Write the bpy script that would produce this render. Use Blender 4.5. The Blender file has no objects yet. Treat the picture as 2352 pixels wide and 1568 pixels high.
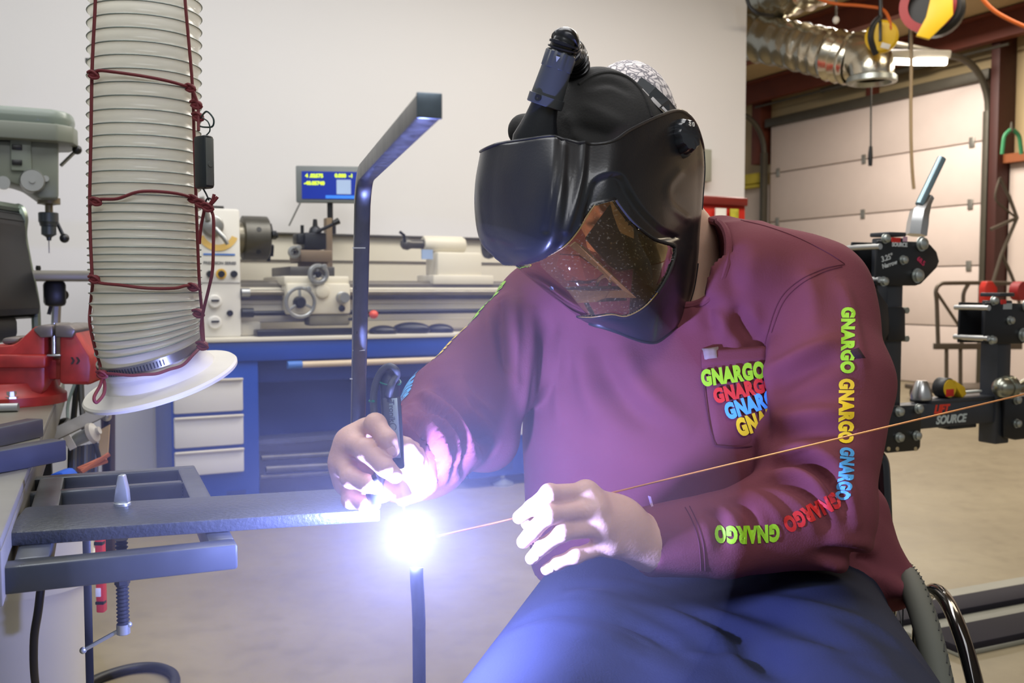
import bpy, bmesh, math, random
import numpy as np
from mathutils import Vector, Matrix
from mathutils.bvhtree import BVHTree
random.seed(7); np.random.seed(7)
SC = bpy.context.scene
COL = SC.collection
R = math.radians
# ------------------------------------------------------------------ camera
F = 2200.0; CAMZ = 0.95; PITCH = math.atan2(119, F)
cam = bpy.data.cameras.new('camera'); camo = bpy.data.objects.new('camera', cam); COL.objects.link(camo)
cam.sensor_width = 36; cam.lens = F*36/2352; cam.clip_start = 0.05; cam.clip_end = 100
camo.location = (0, 0, CAMZ); camo.rotation_euler = (math.pi/2-PITCH, 0, 0)
cam.dof.use_dof = True; cam.dof.focus_distance = 1.2; cam.dof.aperture_fstop = 9.0
SC.camera = camo
# ------------------------------------------------------------------ world, lights, exposure
w = bpy.data.worlds.new('world'); SC.world = w; w.use_nodes = True
w.node_tree.nodes['Background'].inputs[0].default_value = (0.90, 0.95, 1.0, 1)
w.node_tree.nodes['Background'].inputs[1].default_value = 0.27
def area(name, loc, size, power, col, rot=(0, 0, 0)):
    l = bpy.data.lights.new(name, 'AREA'); l.shape = 'RECTANGLE'; l.size, l.size_y = size
    l.energy = power; l.color = col
    o = bpy.data.objects.new(name, l); COL.objects.link(o); o.location = loc; o.rotation_euler = rot
    return o
TH = math.atan(0.506)
area('ceiling_light_shop', (-0.3, 1.6, 3.1), (2.4, 1.2), 50, (0.98, 0.98, 1.0), (0, 0, TH))
area('ceiling_light_lathe', (-1.2, 3.2, 3.1), (2.4, 0.8), 34, (0.97, 0.98, 1.0), (0, 0, TH))
area('ceiling_light_front', (0.6, -1.2, 3.0), (2.4, 1.2), 68, (0.97, 0.98, 1.0), (0, 0, TH))
area('ceiling_light_bay', (2.9, 8.3, 3.3), (1.6, 1.0), 148, (1.0, 0.93, 0.84), (0, 0, TH))
area('ceiling_light_bay_near', (2.9, 4.4, 3.1), (2.0, 1.0), 45, (1.0, 0.84, 0.62), (0, 0, TH))
area('wall_fill_light', (0.9, 3.9, 3.1), (2.0, 0.8), 64, (1.0, 0.96, 0.90), (0, 0, TH))  # fill lamp added to brighten the right end of the wall
SC.view_settings.view_transform = 'Standard'; SC.view_settings.look = 'None'
SC.view_settings.exposure = 0.0; SC.view_settings.gamma = 1.0; SC.view_settings.use_curve_mapping = False
try:
    SC.cycles.use_denoising = True
    SC.cycles.sample_clamp_indirect = 6.0
    SC.cycles.volume_step_rate = 2.0
except Exception: pass
# the welding arc
ARC = Vector((-0.1051, 0.98, 0.6961))
ARC_R = 0.011; ARC_E = 7000.0; HAZE = 0.105      # the arc is the one lamp here: an emitting ball of plasma in added haze for its glow
# ------------------------------------------------------------------ pixel helpers (2352 x 1568 frame)
CP, SP = math.cos(PITCH), math.sin(PITCH)
CAM = Vector((0, 0, CAMZ))
def ray(px, py):
    a, b = (px-1176)/F, (py-784)/F
    return Vector((a, CP - b*SP, -SP - b*CP))
def at(px, py, Y):
    d = ray(px, py); return CAM + d*(Y/d.y)
def onz(px, py, z):
    d = ray(px, py); return CAM + d*((z-CAMZ)/d.z)
def proj(P):
    """arrays of world points -> pixel coordinates"""
    P = np.asarray(P, float); x = P[..., 0]; y = P[..., 1]; z = P[..., 2]-CAMZ
    dep = y*CP - z*SP; up = y*SP + z*CP
    return np.stack([1176 + F*x/dep, 784 - F*up/dep], -1)
class Fr:
    """a local frame: origin, turned about the vertical"""
    def __init__(s, o, ang):
        s.o = Vector(o); s.ang = ang; s.M = Matrix.Translation(s.o) @ Matrix.Rotation(ang, 4, 'Z')
        s.ex = Vector((math.cos(ang), math.sin(ang), 0)); s.ey = Vector((-math.sin(ang), math.cos(ang), 0))
    def pix(s, px, py, y=0.0):
        d = ray(px, py); t = ((s.o + s.ey*y - CAM).dot(s.ey))/d.dot(s.ey)
        p = CAM + d*t - s.o
        return p.dot(s.ex), p.z
    def w(s, x, y, z): return s.M @ Vector((x, y, z))
# ------------------------------------------------------------------ materials
def s2l(c): return tuple((v/255/12.92 if v/255 <= 0.04045 else ((v/255+0.055)/1.055)**2.4) for v in c)
MATS = {}
def mat(name, rgb, rough=0.5, metal=0.0, var=0.08, vscale=8.0, bump=0.0, bscale=60.0, spec=None, stretch=None, emit=0.0, trans=0.0, coat=0.0, alpha=None, rvar=0.0):
    if name in MATS: return MATS[name]
    m = bpy.data.materials.new(name); m.use_nodes = True; nt = m.node_tree
    b = nt.nodes['Principled BSDF']; c = s2l(rgb)
    tc = nt.nodes.new('ShaderNodeTexCoord'); mp = nt.nodes.new('ShaderNodeMapping')
    nt.links.new(tc.outputs['Object'], mp.inputs[0])
    if stretch: mp.inputs['Scale'].default_value = stretch
    n = nt.nodes.new('ShaderNodeTexNoise'); n.inputs['Scale'].default_value = vscale; n.inputs['Detail'].default_value = 5
    nt.links.new(mp.outputs[0], n.inputs['Vector'])
    mx = nt.nodes.new('ShaderNodeMix'); mx.data_type = 'RGBA'
    mx.inputs['A'].default_value = tuple(max(0, v*(1-2*var)) for v in c)+(1,)
    mx.inputs['B'].default_value = tuple(min(1, v*(1+2*var)) for v in c)+(1,)
    nt.links.new(n.outputs['Fac'], mx.inputs['Factor']); nt.links.new(mx.outputs['Result'], b.inputs['Base Color'])
    b.inputs['Roughness'].default_value = rough; b.inputs['Metallic'].default_value = metal
    if rvar:
        mr = nt.nodes.new('ShaderNodeMapRange'); mr.inputs['To Min'].default_value = max(0, rough-rvar); mr.inputs['To Max'].default_value = min(1, rough+rvar)
        nt.links.new(n.outputs['Fac'], mr.inputs[0]); nt.links.new(mr.outputs[0], b.inputs['Roughness'])
    if spec is not None: b.inputs['Specular IOR Level'].default_value = spec
    if bump:
        n2 = nt.nodes.new('ShaderNodeTexNoise'); n2.inputs['Scale'].default_value = bscale; n2.inputs['Detail'].default_value = 4
        nt.links.new(mp.outputs[0], n2.inputs['Vector'])
        bp = nt.nodes.new('ShaderNodeBump'); bp.inputs['Strength'].default_value = bump; bp.inputs['Distance'].default_value = 0.004
        nt.links.new(n2.outputs['Fac'], bp.inputs['Height']); nt.links.new(bp.outputs[0], b.inputs['Normal'])
    if emit:
        b.inputs['Emission Color'].default_value = c+(1,); b.inputs['Emission Strength'].default_value = emit
    if trans: b.inputs['Transmission Weight'].default_value = trans
    if coat: b.inputs['Coat Weight'].default_value = coat
    if alpha is not None: b.inputs['Alpha'].default_value = alpha
    MATS[name] = m; return m
# ------------------------------------------------------------------ mesh builder
def frame_from(axis):
    a = Vector(axis).normalized()
    t = Vector((0, 0, 1)) if abs(a.z) < 0.9 else Vector((1, 0, 0))
    u = a.cross(t).normalized(); return a, u, a.cross(u)
def spline(pts, n=8, closed=False):
    P = [Vector(p) for p in pts]; out = []; N = len(P)
    for i in range(N if closed else N-1):
        g = (lambda k: P[k % N]) if closed else (lambda k: P[min(max(k, 0), N-1)])
        a, b, c, d = g(i-1), g(i), g(i+1), g(i+2)
        for j in range(n):
            t = j/n
            out.append(0.5*((2*b)+(c-a)*t+(2*a-5*b+4*c-d)*t*t+(3*b-a-3*c+d)*t**3))
    if not closed: out.append(P[-1])
    return out
class MB:
    def __init__(s, M=None): s.v = []; s.f = []; s.M = M.M if isinstance(M, Fr) else M
    def add(s, vs, fs):
        k = len(s.v); s.v += [(s.M @ Vector(v)) if s.M else Vector(v) for v in vs]
        s.f += [tuple(i+k for i in f) for f in fs]; return s
    def box(s, x0, x1, y0, y1, z0, z1, bev=0.0, seg=2, X=None):
        bm = bmesh.new(); bmesh.ops.create_cube(bm, size=1)
        for v in bm.verts: v.co = Vector(((x0+x1)/2+v.co.x*(x1-x0), (y0+y1)/2+v.co.y*(y1-y0), (z0+z1)/2+v.co.z*(z1-z0)))
        if bev:
            bev = min(bev, 0.45*min(abs(x1-x0), abs(y1-y0), abs(z1-z0)))
            bmesh.ops.bevel(bm, geom=bm.edges[:], offset=bev, segments=seg, affect='EDGES', profile=0.5)
        bm.verts.index_update()
        s.add([(X @ v.co) if X else v.co.copy() for v in bm.verts], [tuple(v.index for v in f.verts) for f in bm.faces]); bm.free(); return s
    def bar(s, p0, p1, w, h, up=(0, 0, 1), bev=0.002, seg=2):
        p0, p1 = Vector(p0), Vector(p1); a = (p1-p0); L = a.length; a.normalize()
        u = Vector(up); sd = a.cross(u).normalized(); u = sd.cross(a)
        X = Matrix(((a.x, sd.x, u.x, p0.x), (a.y, sd.y, u.y, p0.y), (a.z, sd.z, u.z, p0.z), (0, 0, 0, 1)))
        return s.box(0, L, -w/2, w/2, -h/2, h/2, bev, seg, X)
    def rings(s, rings, close=True, caps=True):
        n = len(rings[0]); vs = [p for r in rings for p in r]; fs = []
        for i in range(len(rings)-1):
            for j in range(n if close else n-1):
                k = (j+1) % n
                fs.append((i*n+j, i*n+k, (i+1)*n+k, (i+1)*n+j))
        if caps and close:
            fs.append(tuple(range(n-1, -1, -1))); fs.append(tuple((len(rings)-1)*n+j for j in range(n)))
        return s.add(vs, fs)
    def lathe(s, p, axis, prof, n=24, caps=True, scal=None):
        a, u, v = frame_from(axis); p = Vector(p); rr = []
        for t, r in prof:
            ring = []
            for j in range(n):
                th = 2*math.pi*j/n; q = r*(scal(th) if scal else 1)
                ring.append(p+a*t+(u*math.cos(th)+v*math.sin(th))*q)
            rr.append(ring)
        return s.rings(rr, True, caps)
    def cyl(s, p0, p1, r0, r1=None, n=20, bev=0.0):
        p0, p1 = Vector(p0), Vector(p1); L = (p1-p0).length; r1 = r0 if r1 is None else r1
        if bev: prof = [(0, r0-bev), (bev, r0), (L-bev, r1), (L, r1-bev)]
        else: prof = [(0, r0), (L, r1)]
        return s.lathe(p0, p1-p0, prof, n)
    def tube(s, pts, r, n=8, closed=False, smooth=0, caps=True):
        P = [Vector(p) for p in pts]
        if smooth: P = spline(P, smooth, closed)
        N = len(P); rr = []
        rad = r if isinstance(r, (list, tuple)) else [r]*N
        if len(rad) != N: rad = list(np.interp(np.linspace(0, 1, N), np.linspace(0, 1, len(rad)), rad))
        def tan(i):
            if closed: return (P[(i+1) % N]-P[i-1]).normalized()
            return (P[min(i+1, N-1)]-P[max(i-1, 0)]).normalized()
        t = tan(0); _, u, v = frame_from(t)
        for i in range(N):
            t2 = tan(i); q = t.rotation_difference(t2); u = q @ u; v = q @ v; t = t2
            rr.append([P[i]+(u*math.cos(2*math.pi*j/n)+v*math.sin(2*math.pi*j/n))*rad[i] for j in range(n)])
        if closed: rr.append(rr[0]); return s.rings(rr, True, False)
        return s.rings(rr, True, caps)
    def ell(s, c, rad, nu=20, nv=12, X=None):
        c = Vector(c); vs = []; fs = []
        for i in range(nv+1):
            ph = math.pi*i/nv
            for j in range(nu):
                th = 2*math.pi*j/nu
                q = Vector((rad[0]*math.sin(ph)*math.cos(th), rad[1]*math.sin(ph)*math.sin(th), rad[2]*math.cos(ph)))
                vs.append(c+(X @ q if X else q))
        for i in range(nv):
            for j in range(nu):
                k = (j+1) % nu; fs.append((i*nu+j, (i+1)*nu+j, (i+1)*nu+k, i*nu+k))
        return s.add(vs, fs)
    def prism(s, poly, o, ex, ey, th, bev=0.0):
        """2-D polygon extruded by th along ex x ey"""
        o, ex, ey = Vector(o), Vector(ex).normalized(), Vector(ey).normalized(); n = ex.cross(ey)
        bm = bmesh.new(); vs = [bm.verts.new(o+ex*a+ey*b) for a, b in poly]; f = bm.faces.new(vs)
        r = bmesh.ops.extrude_face_region(bm, geom=[f]); nv = [g for g in r['geom'] if isinstance(g, bmesh.types.BMVert)]
        bmesh.ops.translate(bm, vec=n*th, verts=nv)
        if bev: bmesh.ops.bevel(bm, geom=bm.edges[:], offset=bev, segments=2, affect='EDGES', profile=0.5)
        bmesh.ops.recalc_face_normals(bm, faces=bm.faces[:]); bm.verts.index_update()
        s.add([v.co.copy() for v in bm.verts], [tuple(v.index for v in f.verts) for f in bm.faces]); bm.free(); return s
    def text(s, body, o, ex, ey, size, off=0.0, ext=0.0006, align='CENTER', shear=0.0):
        vs, fs = text_mesh(body, size, off, ext, align, shear)
        o, ex, ey = Vector(o), Vector(ex).normalized(), Vector(ey).normalized(); n = ex.cross(ey)
        return s.add([o+ex*v[0]+ey*v[1]+n*v[2] for v in vs], fs)
_TC = {}
def text_mesh(body, size, off=0.0, ext=0.0, align='CENTER', shear=0.0):
    key = (body, size, off, ext, align, shear)
    if key in _TC: return _TC[key]
    c = bpy.data.curves.new('lettering', 'FONT'); c.body = body; c.size = size; c.offset = off; c.extrude = ext
    c.align_x = align; c.space_character = 1.1 if off > 0.03 else 1.0; c.align_y = 'CENTER'; c.shear = shear; c.resolution_u = 4
    o = bpy.data.objects.new('lettering', c); COL.objects.link(o)
    dg = bpy.context.evaluated_depsgraph_get(); me = bpy.data.meshes.new_from_object(o.evaluated_get(dg))
    r = ([tuple(v.co) for v in me.vertices], [tuple(p.vertices) for p in me.polygons])
    bpy.data.objects.remove(o); bpy.data.curves.remove(c); bpy.data.meshes.remove(me)
    _TC[key] = r; return r
# ------------------------------------------------------------------ objects
def wloc(o):
    v = Vector(o.location)
    while o.parent: o = o.parent; v += Vector(o.location)
    return v
def tag(o, label=None, cat=None, group=None, kind=None):
    if label: o['label'] = label
    if cat: o['category'] = cat
    if group: o['group'] = group
    if kind: o['kind'] = kind
    return o
def thing(name, label, cat, loc, group=None):
    o = bpy.data.objects.new(name, None); COL.objects.link(o); o.location = Vector(loc); o.empty_display_size = 0.05
    return tag(o, label, cat, group)
def obj(name, mb, m, parent=None, label=None, kind=None, smooth=True, ang=38, center=True, at0=None):
    off = wloc(parent) if parent else Vector((0, 0, 0))
    V = np.array([tuple(v) for v in mb.v], dtype=float)
    loc = Vector((0, 0, 0))
    if center or parent is None:
        c = V.mean(0) if at0 is None else np.array(at0); loc = Vector(c)-off
        V = V - c
    else: V = V - np.array(off)
    me = bpy.data.meshes.new(name); me.from_pydata(V.tolist(), [], mb.f)
    me.materials.append(m)
    if smooth:
        me.polygons.foreach_set('use_smooth', [True]*len(me.polygons))
        me.set_sharp_from_angle(angle=R(ang))
    me.update()
    o = bpy.data.objects.new(name, me); COL.objects.link(o); o.location = loc
    if parent: o.parent = parent
    if label: o['label'] = label
    if kind: o['kind'] = kind
    return o
def single(name, mb, m, label, cat, group=None, **k):
    return tag(obj(name, mb, m, None, **k), label, cat, group)
def struct(name, mb, m, parent=None, **k):
    o = obj(name, mb, m, parent, **k)
    if parent is None: o['kind'] = 'structure'
    return o
def copy_tree(o, parent=None):
    c = o.copy(); COL.objects.link(c); c.parent = parent
    for ch in list(o.children): copy_tree(ch, c)
    return c
# ================================================================== SETTING
FB = Fr((-1.42, 4.74, 0), TH)
FW = Fr((4.49, 9.16, 0), TH-math.pi/2)
FL = Fr((-1.083, 4.07, 0), TH)
def pbox(fr, mb, px0, py0, px1, py1, y0, y1, bev=0.0):
    my = (py0+py1)/2; mx = (px0+px1)/2
    x0 = fr.pix(px0, my, y0)[0]; x1 = fr.pix(px1, my, y0)[0]
    z1 = fr.pix(mx, py0, y0)[1]; z0 = fr.pix(mx, py1, y0)[1]
    mb.box(x0, x1, y0, y1, z0, z1, bev); return x0, x1, z0, z1
M_wall = mat('white_painted_wall', (220, 219, 219), 0.6, var=0.015, vscale=1.5, bump=0.05, bscale=40)
M_conc = None
def concrete():
    m = bpy.data.materials.new('polished_concrete'); m.use_nodes = True; nt = m.node_tree; b = nt.nodes['Principled BSDF']
    tc = nt.nodes.new('ShaderNodeTexCoord')
    a = nt.nodes.new('ShaderNodeTexNoise'); a.inputs['Scale'].default_value = 1.6; a.inputs['Detail'].default_value = 8; a.inputs['Roughness'].default_value = 0.62
    c = nt.nodes.new('ShaderNodeTexNoise'); c.inputs['Scale'].default_value = 14; c.inputs['Detail'].default_value = 6
    for n in (a, c): nt.links.new(tc.outputs['Object'], n.inputs['Vector'])
    r = nt.nodes.new('ShaderNodeValToRGB'); r.color_ramp.elements[0].position = 0.32; r.color_ramp.elements[1].position = 0.68
    r.color_ramp.elements[0].color = s2l((128, 117, 93))+(1,); r.color_ramp.elements[1].color = s2l((146, 135, 109))+(1,)
    nt.links.new(a.outputs['Fac'], r.inputs['Fac'])
    r2 = nt.nodes.new('ShaderNodeValToRGB'); r2.color_ramp.elements[0].position = 0.3; r2.color_ramp.elements[1].position = 0.5
    r2.color_ramp.elements[0].color = (0.86, 0.86, 0.86, 1); r2.color_ramp.elements[1].color = (1, 1, 1, 1)
    nt.links.new(c.outputs['Fac'], r2.inputs['Fac'])
    mx = nt.nodes.new('ShaderNodeMix'); mx.data_type = 'RGBA'; mx.blend_type = 'MULTIPLY'; mx.inputs['Factor'].default_value = 0.8
    nt.links.new(r.outputs[0], mx.inputs['A']); nt.links.new(r2.outputs[0], mx.inputs['B']); nt.links.new(mx.outputs['Result'], b.inputs['Base Color'])
    mr = nt.nodes.new('ShaderNodeMapRange'); mr.inputs['To Min'].default_value = 0.32; mr.inputs['To Max'].default_value = 0.55
    nt.links.new(c.outputs['Fac'], mr.inputs[0]); nt.links.new(mr.outputs[0], b.inputs['Roughness'])
    b.inputs['Specular IOR Level'].default_value = 0.35
    return m
struct('floor', MB().box(-6, 8, -4, 16, -0.1, 0), concrete(), smooth=False)
struct('wall_back', MB(FB).box(-4.0, 3.27, 0, 0.14, 0, 3.5), M_wall, smooth=False)
M_ins = mat('vinyl_faced_insulation', (196, 172, 128), 0.5, var=0.08, vscale=2.5, bump=0.35, bscale=5)
M_wain = mat('pinkish_white_liner_panel', (226, 208, 196), 0.55, var=0.02)
wr = struct('wall_right', MB(FW).box(-6, 7.5, 0.12, 0.25, 0, 3.7), M_ins, smooth=False)
struct('liner_panel', MB(FW).box(-6, -3.06, 0.08, 0.12, 0, 2.25).box(0.22, 7.5, 0.05, 0.12, 0, 2.12), M_wain, wr, smooth=False)
for k in range(9):
    if -3.2 < -5+k*0.62 < 0.1: continue
M_red = mat('red_oxide_steel', (112, 52, 34), 0.6, var=0.12, vscale=6)
M_dark = mat('dark_track_steel', (86, 80, 68), 0.5, 0.3, var=0.1)
struct('wall_ledge', MB(FW).box(0.16, 7.5, -0.04, 0.12, 2.12, 2.2), mat('orange_brown_trim', (150, 82, 40), 0.6), wr, smooth=False)
# ceiling
cb = MB(FW); zc = lambda y: 3.42-0.10*y
cb.add([(x, y, zc(y)+dz) for dz in (0, 0.1) for x, y in ((-6, 0.25), (9, 0.25), (9, -9), (-6, -9))],
       [(0, 1, 2, 3), (7, 6, 5, 4), (0, 4, 5, 1), (1, 5, 6, 2), (2, 6, 7, 3), (3, 7, 4, 0)])
struct('ceiling', cb, M_ins, smooth=False)
for i, y in enumerate((-0.25, -1.35, -2.45, -3.55)):
    b = MB(FW); z = zc(y)
    b.box(-6, 7.5, y-0.1, y+0.02, z-0.02, z).box(-6, 7.5, y-0.005, y+0.005, z-0.22, z-0.01).box(-6, 7.5, y-0.01, y+0.1, z-0.23, z-0.215)
    struct('trim_%d' % (i+1), b, M_red, smooth=False)
b = MB(FW); b.box(0.12, 0.21, -0.12, 0.12, 0, 3.4, 0.005); struct('trim_5', b, mat('dark_red_oxide', (70, 32, 24), 0.6))
b = MB(FW); b.box(-3.25, -3.08, -0.05, 0.12, 2.5, 3.4, 0.005).box(-1.5, -1.4, 0.02, 0.12, 2.95, 3.4, 0.005); struct('trim_6', b, M_red)
# overhead door: five sections, two tracks, spring shaft
M_door = mat('overhead_door_skin', (228, 210, 200), 0.5, var=0.02)
dh = 2.95/5; dx0 = -2.94
door = struct('door_1', MB(FW).box(dx0, 0, 0.03, 0.07, 0, 2.95), mat('overhead_door_core', (150, 138, 128), 0.7), smooth=False)
for k in range(5):
    struct('door_section', MB(FW).box(dx0, 0, -0.012, 0.03, k*dh+0.006, (k+1)*dh-0.006, 0.006), M_door, door)
for k in range(1, 5):
    for x in (-2.8, -1.47, -0.14):
        struct('hinge', MB(FW).box(x-0.03, x+0.03, -0.024, -0.012, k*dh-0.05, k*dh+0.05, 0.004), mat('galvanised_hinge', (170, 165, 155), 0.4, 0.7), door)
struct('header_bar', MB(FW).box(dx0-0.05, 0.06, -0.07, 0.02, 2.92, 3.02, 0.006), M_dark, door)
for x, s in ((dx0-0.06, 1), (0.06, -1)):
    tr = MB(FW); tr.bar((x, -0.06, 0), (x, -0.06, 2.62), 0.06, 0.075, (0, 1, 0), 0.004)
    pts = [(x, -0.06-0.45*(1-math.cos(a)), 2.62+0.45*math.sin(a)) for a in np.linspace(0, math.pi/2, 9)]
    tr.tube(pts+[(x, -1.6, 3.1)], 0.032, 8)
    struct('door_track', tr, M_dark, door)
struct('spring_shaft', MB(FW).tube([(-3.1, -0.12, 3.18), (0.3, -0.12, 3.18)], 0.014).tube([(-2.0, -0.12, 3.18), (-0.6, -0.12, 3.18)], 0.03, 12), M_dark, door)
# ================================================================== GARAGE BAY
M_blk = mat('black_plastic', (24, 25, 27), 0.45)
M_blkmet = mat('black_powder_coat', (22, 23, 27), 0.35, var=0.05)
M_steel = mat('bright_steel', (190, 190, 188), 0.28, 0.9, var=0.05)
M_zinc = mat('zinc_plated', (178, 184, 180), 0.35, 0.8, var=0.1, vscale=30)
M_foil = mat('crinkled_foil', (205, 198, 180), 0.22, 0.95, var=0.1, vscale=10, bump=0.9, bscale=14)
M_yel = mat('yellow_plastic', (222, 182, 30), 0.45)
M_org = mat('orange_cord', (200, 98, 36), 0.5)
def duct(name, pts, r, label):
    P = spline([Vector(p) for p in pts], 14); n = len(P)
    rad = [r*(1+0.05*math.sin(i*1.9)+0.03*random.uniform(-1, 1)) for i in range(n)]
    mb = MB(); mb.tube(P, rad, 20, caps=False)
    return mb
t = thing('foil_duct', 'crinkled silver foil duct ending in a downward round outlet', 'duct', at(1850, 110, 6.6))
obj('duct_skin', duct('d', [at(1500, 60, 7.6), at(1640, 72, 7.0), at(1760, 92, 6.6), at(1880, 118, 6.3), at(1965, 140, 6.1)], 0.155, ''), M_foil, t)
el = MB(); e0, e1, e2 = at(1950, 136, 6.15), at(1985, 125, 6.05), at(2002, 182, 6.0)
el.tube([e0, at(1976, 128, 6.08), at(1994, 140, 6.03), at(2001, 160, 6.0), e2], [0.15, 0.15, 0.145, 0.135, 0.125], 20, smooth=5, caps=False)
obj('elbow', el, M_foil, t)
obj('outlet_ring', MB().lathe(e2+Vector((0, 0, 0.03)), (0, 0, -1), [(0, 0.12), (0.02, 0.148), (0.05, 0.15), (0.055, 0.12), (0.03, 0.1)], 28, caps=False), M_zinc, t)
single('ceiling_duct', duct('d', [at(1560, 40, 7.6), at(1700, 10, 7.0), at(1800, -20, 6.5), at(1900, -60, 6.2)], 0.17, ''), M_foil,
       'silver foil duct crossing the top corner beside the white wall', 'duct')
single('cable', MB().tube([at(1712, -20, 6.0), at(1722, 15, 6.0), at(1745, 32, 6.0), at(1775, 36, 6.1)], 0.012, 8, smooth=6), M_blk, 'black cable looped over the upper foil duct', 'cable')
# cord reel, hose reel
t = thing('cord_reel', 'yellow cord reel hanging below the ceiling beside the duct', 'reel', at(2025, 85, 5.8))
c = at(2025, 85, 5.8); ax = Vector((-0.35, -0.9, -0.1)).normalized(); s = 5.8/F
obj('housing', MB().lathe(c-ax*0.03, ax, [(0, 0.04), (0.0, 0.075), (0.015, 0.095), (0.05, 0.095), (0.065, 0.08), (0.068, 0.0)], 28), M_yel, t)
obj('bracket', MB().tube([at(2012, 125, 5.8), at(2000, 90, 5.78), at(2005, 60, 5.78), at(2022, 40, 5.78)], 0.018, 8, smooth=5).bar(at(2022, 48, 5.72), at(2022, 95, 5.70), 0.018, 0.012).tube([at(2022, 40, 5.78), at(2022, -60, 5.78)], 0.012), M_blk, t)
obj('label_plate', MB().bar(at(2024, 103, 5.70), at(2044, 108, 5.70), 0.03, 0.004, ax), mat('white_label', (225, 222, 214), 0.5), t)
t = thing('hose_reel', 'large black and red hose reel with a yellow arm hanging under the roof', 'reel', at(2150, 30, 5.4))
c = at(2150, 22, 5.4); ax = Vector((-0.45, -0.88, -0.05)).normalized()
obj('drum', MB().lathe(c-ax*0.05, ax, [(0, 0.03), (0, 0.13), (0.02, 0.15), (0.10, 0.15), (0.12, 0.13), (0.12, 0.03)], 32), M_blk, t)
obj('red_flange', MB().lathe(c+ax*0.075+Vector((-0.05, -.02, 0)), ax, [(0, 0.10), (0, 0.145), (0.012, 0.145), (0.012, 0.10)], 32, caps=False), mat('red_reel', (150, 30, 30), 0.4), t, label='red flange')
ap = [(2138, -8), (2182, -8), (2184, 40), (2168, 58), (2136, 90), (2108, 80), (2128, 40)]
ex = Vector((1, -0.3, 0)).normalized(); ez = Vector((0, 0, 1)); yo = 5.2
o0 = at(2150, 30, yo)
obj('arm', MB().prism([((x-2150)*yo/F, -(y-30)*yo/F) for x, y in ap], o0, ex, ez, 0.03, 0.004), M_yel, t, label='yellow angled arm')
obj('hanger', MB().bar(at(2150, -20, 5.45), at(2150, -120, 5.45), 0.08, 0.05), M_blk, t)
# light
t = thing('strip_light', 'lit white strip light hanging near the overhead door', 'light', at(2090, 142, 6.2))
a, b2 = at(2040, 138, 6.6), at(2140, 142, 5.9)
obj('light_housing', MB().bar(a+Vector((0, 0, 0.045)), b2+Vector((0, 0, 0.045)), 0.24, 0.05, bev=0.01), mat('white_fixture', (215, 210, 200), 0.4), t)
obj('diffuser', MB().bar(a, b2, 0.2, 0.045, bev=0.012), mat('lit_diffuser', (255, 244, 226), 0.4, emit=9.0), t, label='glowing diffuser')
obj('hanger', MB().tube([(a+b2)/2, (a+b2)/2+Vector((0, 0, 0.5))], 0.006), M_blk, t)
t = thing('pull_switch', 'thin pull cord with black handle hanging before the overhead door', 'switch', at(2000, 358, 6.2))
obj('cord', MB().tube([at(2001, 60, 6.2), at(2001, 200, 6.2), at(2000, 338, 6.2)], 0.006), mat('grey_cord', (80, 78, 74), 0.6), t)
obj('handle', MB().tube([at(2000, 336, 6.2), at(1999, 358, 6.2), at(1999, 381, 6.2)], [0.010, 0.015, 0.012], 10), M_blk, t, label='black handle')
single('air_hose', MB().tube([at(2094, 40, 5.5), at(2093, 150, 5.5), at(2092, 250, 5.5), at(2093, 340, 5.5), at(2096, 400, 5.5), at(2099, 434, 5.5)], 0.010, 8, smooth=5), mat('tan_hose', (150, 128, 96), 0.5),
       'thin tan air hose hanging down in front of the overhead door', 'hose')
single('extension_cord', MB().tube([at(1850, -20, 5.9), at(1905, 6, 5.9), at(1985, 14, 5.85), at(2030, 24, 5.8), at(2046, 62, 5.75), at(2040, 95, 5.8)], 0.010, 8, smooth=6), M_org, 'orange extension cord running to the yellow reel', 'cord')
single('extension_cord', MB().tube([at(2235, -30, 5.0), at(2275, 18, 5.0), at(2320, 46, 5.0), at(2380, 72, 5.0)], 0.011, 8, smooth=6), M_org, 'orange extension cord drooping from the roof in the top corner', 'cord')
t = thing('drop_bracket', 'thin rod with a white knob hanging below the foil duct', 'hook', at(1920, 20, 6.0))
obj('rod', MB().tube([at(1921, -40, 6.0), at(1920, 40, 6.0)], 0.008), M_dark, t)
obj('knob', MB().ell(at(1920, 46, 6.0), (0.02, 0.02, 0.024)), mat('white_label', (225, 222, 214), 0.5), t)
# yellow strap bundle, red tool cabinet, grey box
single('strap_bundle', MB(FW).box(-3.6, -3.12, -0.02, 0.08, 2.27, 2.4, 0.02).box(-3.6, -3.12, -0.03, 0.06, 2.22, 2.26, 0.01), mat('yellow_strap', (205, 186, 62), 0.6, var=0.15), 'yellow strap bundle hung on the far wall beside the overhead door', 'strap')
single('junction_box', MB(FB).box(2.83, 2.95, -0.07, 0.0, 1.62, 1.82, 0.006), mat('grey_box', (150, 152, 138), 0.5), 'small grey junction box on the white wall behind the helmet', 'box')
FT = Fr(at(1718, 470, 5.55)-Vector((0, 0, at(1718, 470, 5.55).z)), TH)
t = thing('tool_cabinet', 'tall red tool cabinet behind the shoulder of the welder', 'cabinet', FT.o)
M_tr = mat('red_enamel', (178, 36, 26), 0.35)
zt = FT.pix(1700, 452)[1]
obj('carcass', MB(FT).box(-0.62, 0, 0.02, 0.5, 0.08, zt, 0.01), M_tr, t)
for i in range(6):
    z1 = zt-0.13-i*0.2
    d = obj('drawer', MB(FT).box(-0.59, -0.03, 0, 0.02, z1-0.18, z1, 0.006), M_tr, t)
    obj('drawer_handle', MB(FT).box(-0.5, -0.12, -0.012, 0.002, z1-0.03, z1-0.012, 0.004), M_steel, d)
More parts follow.
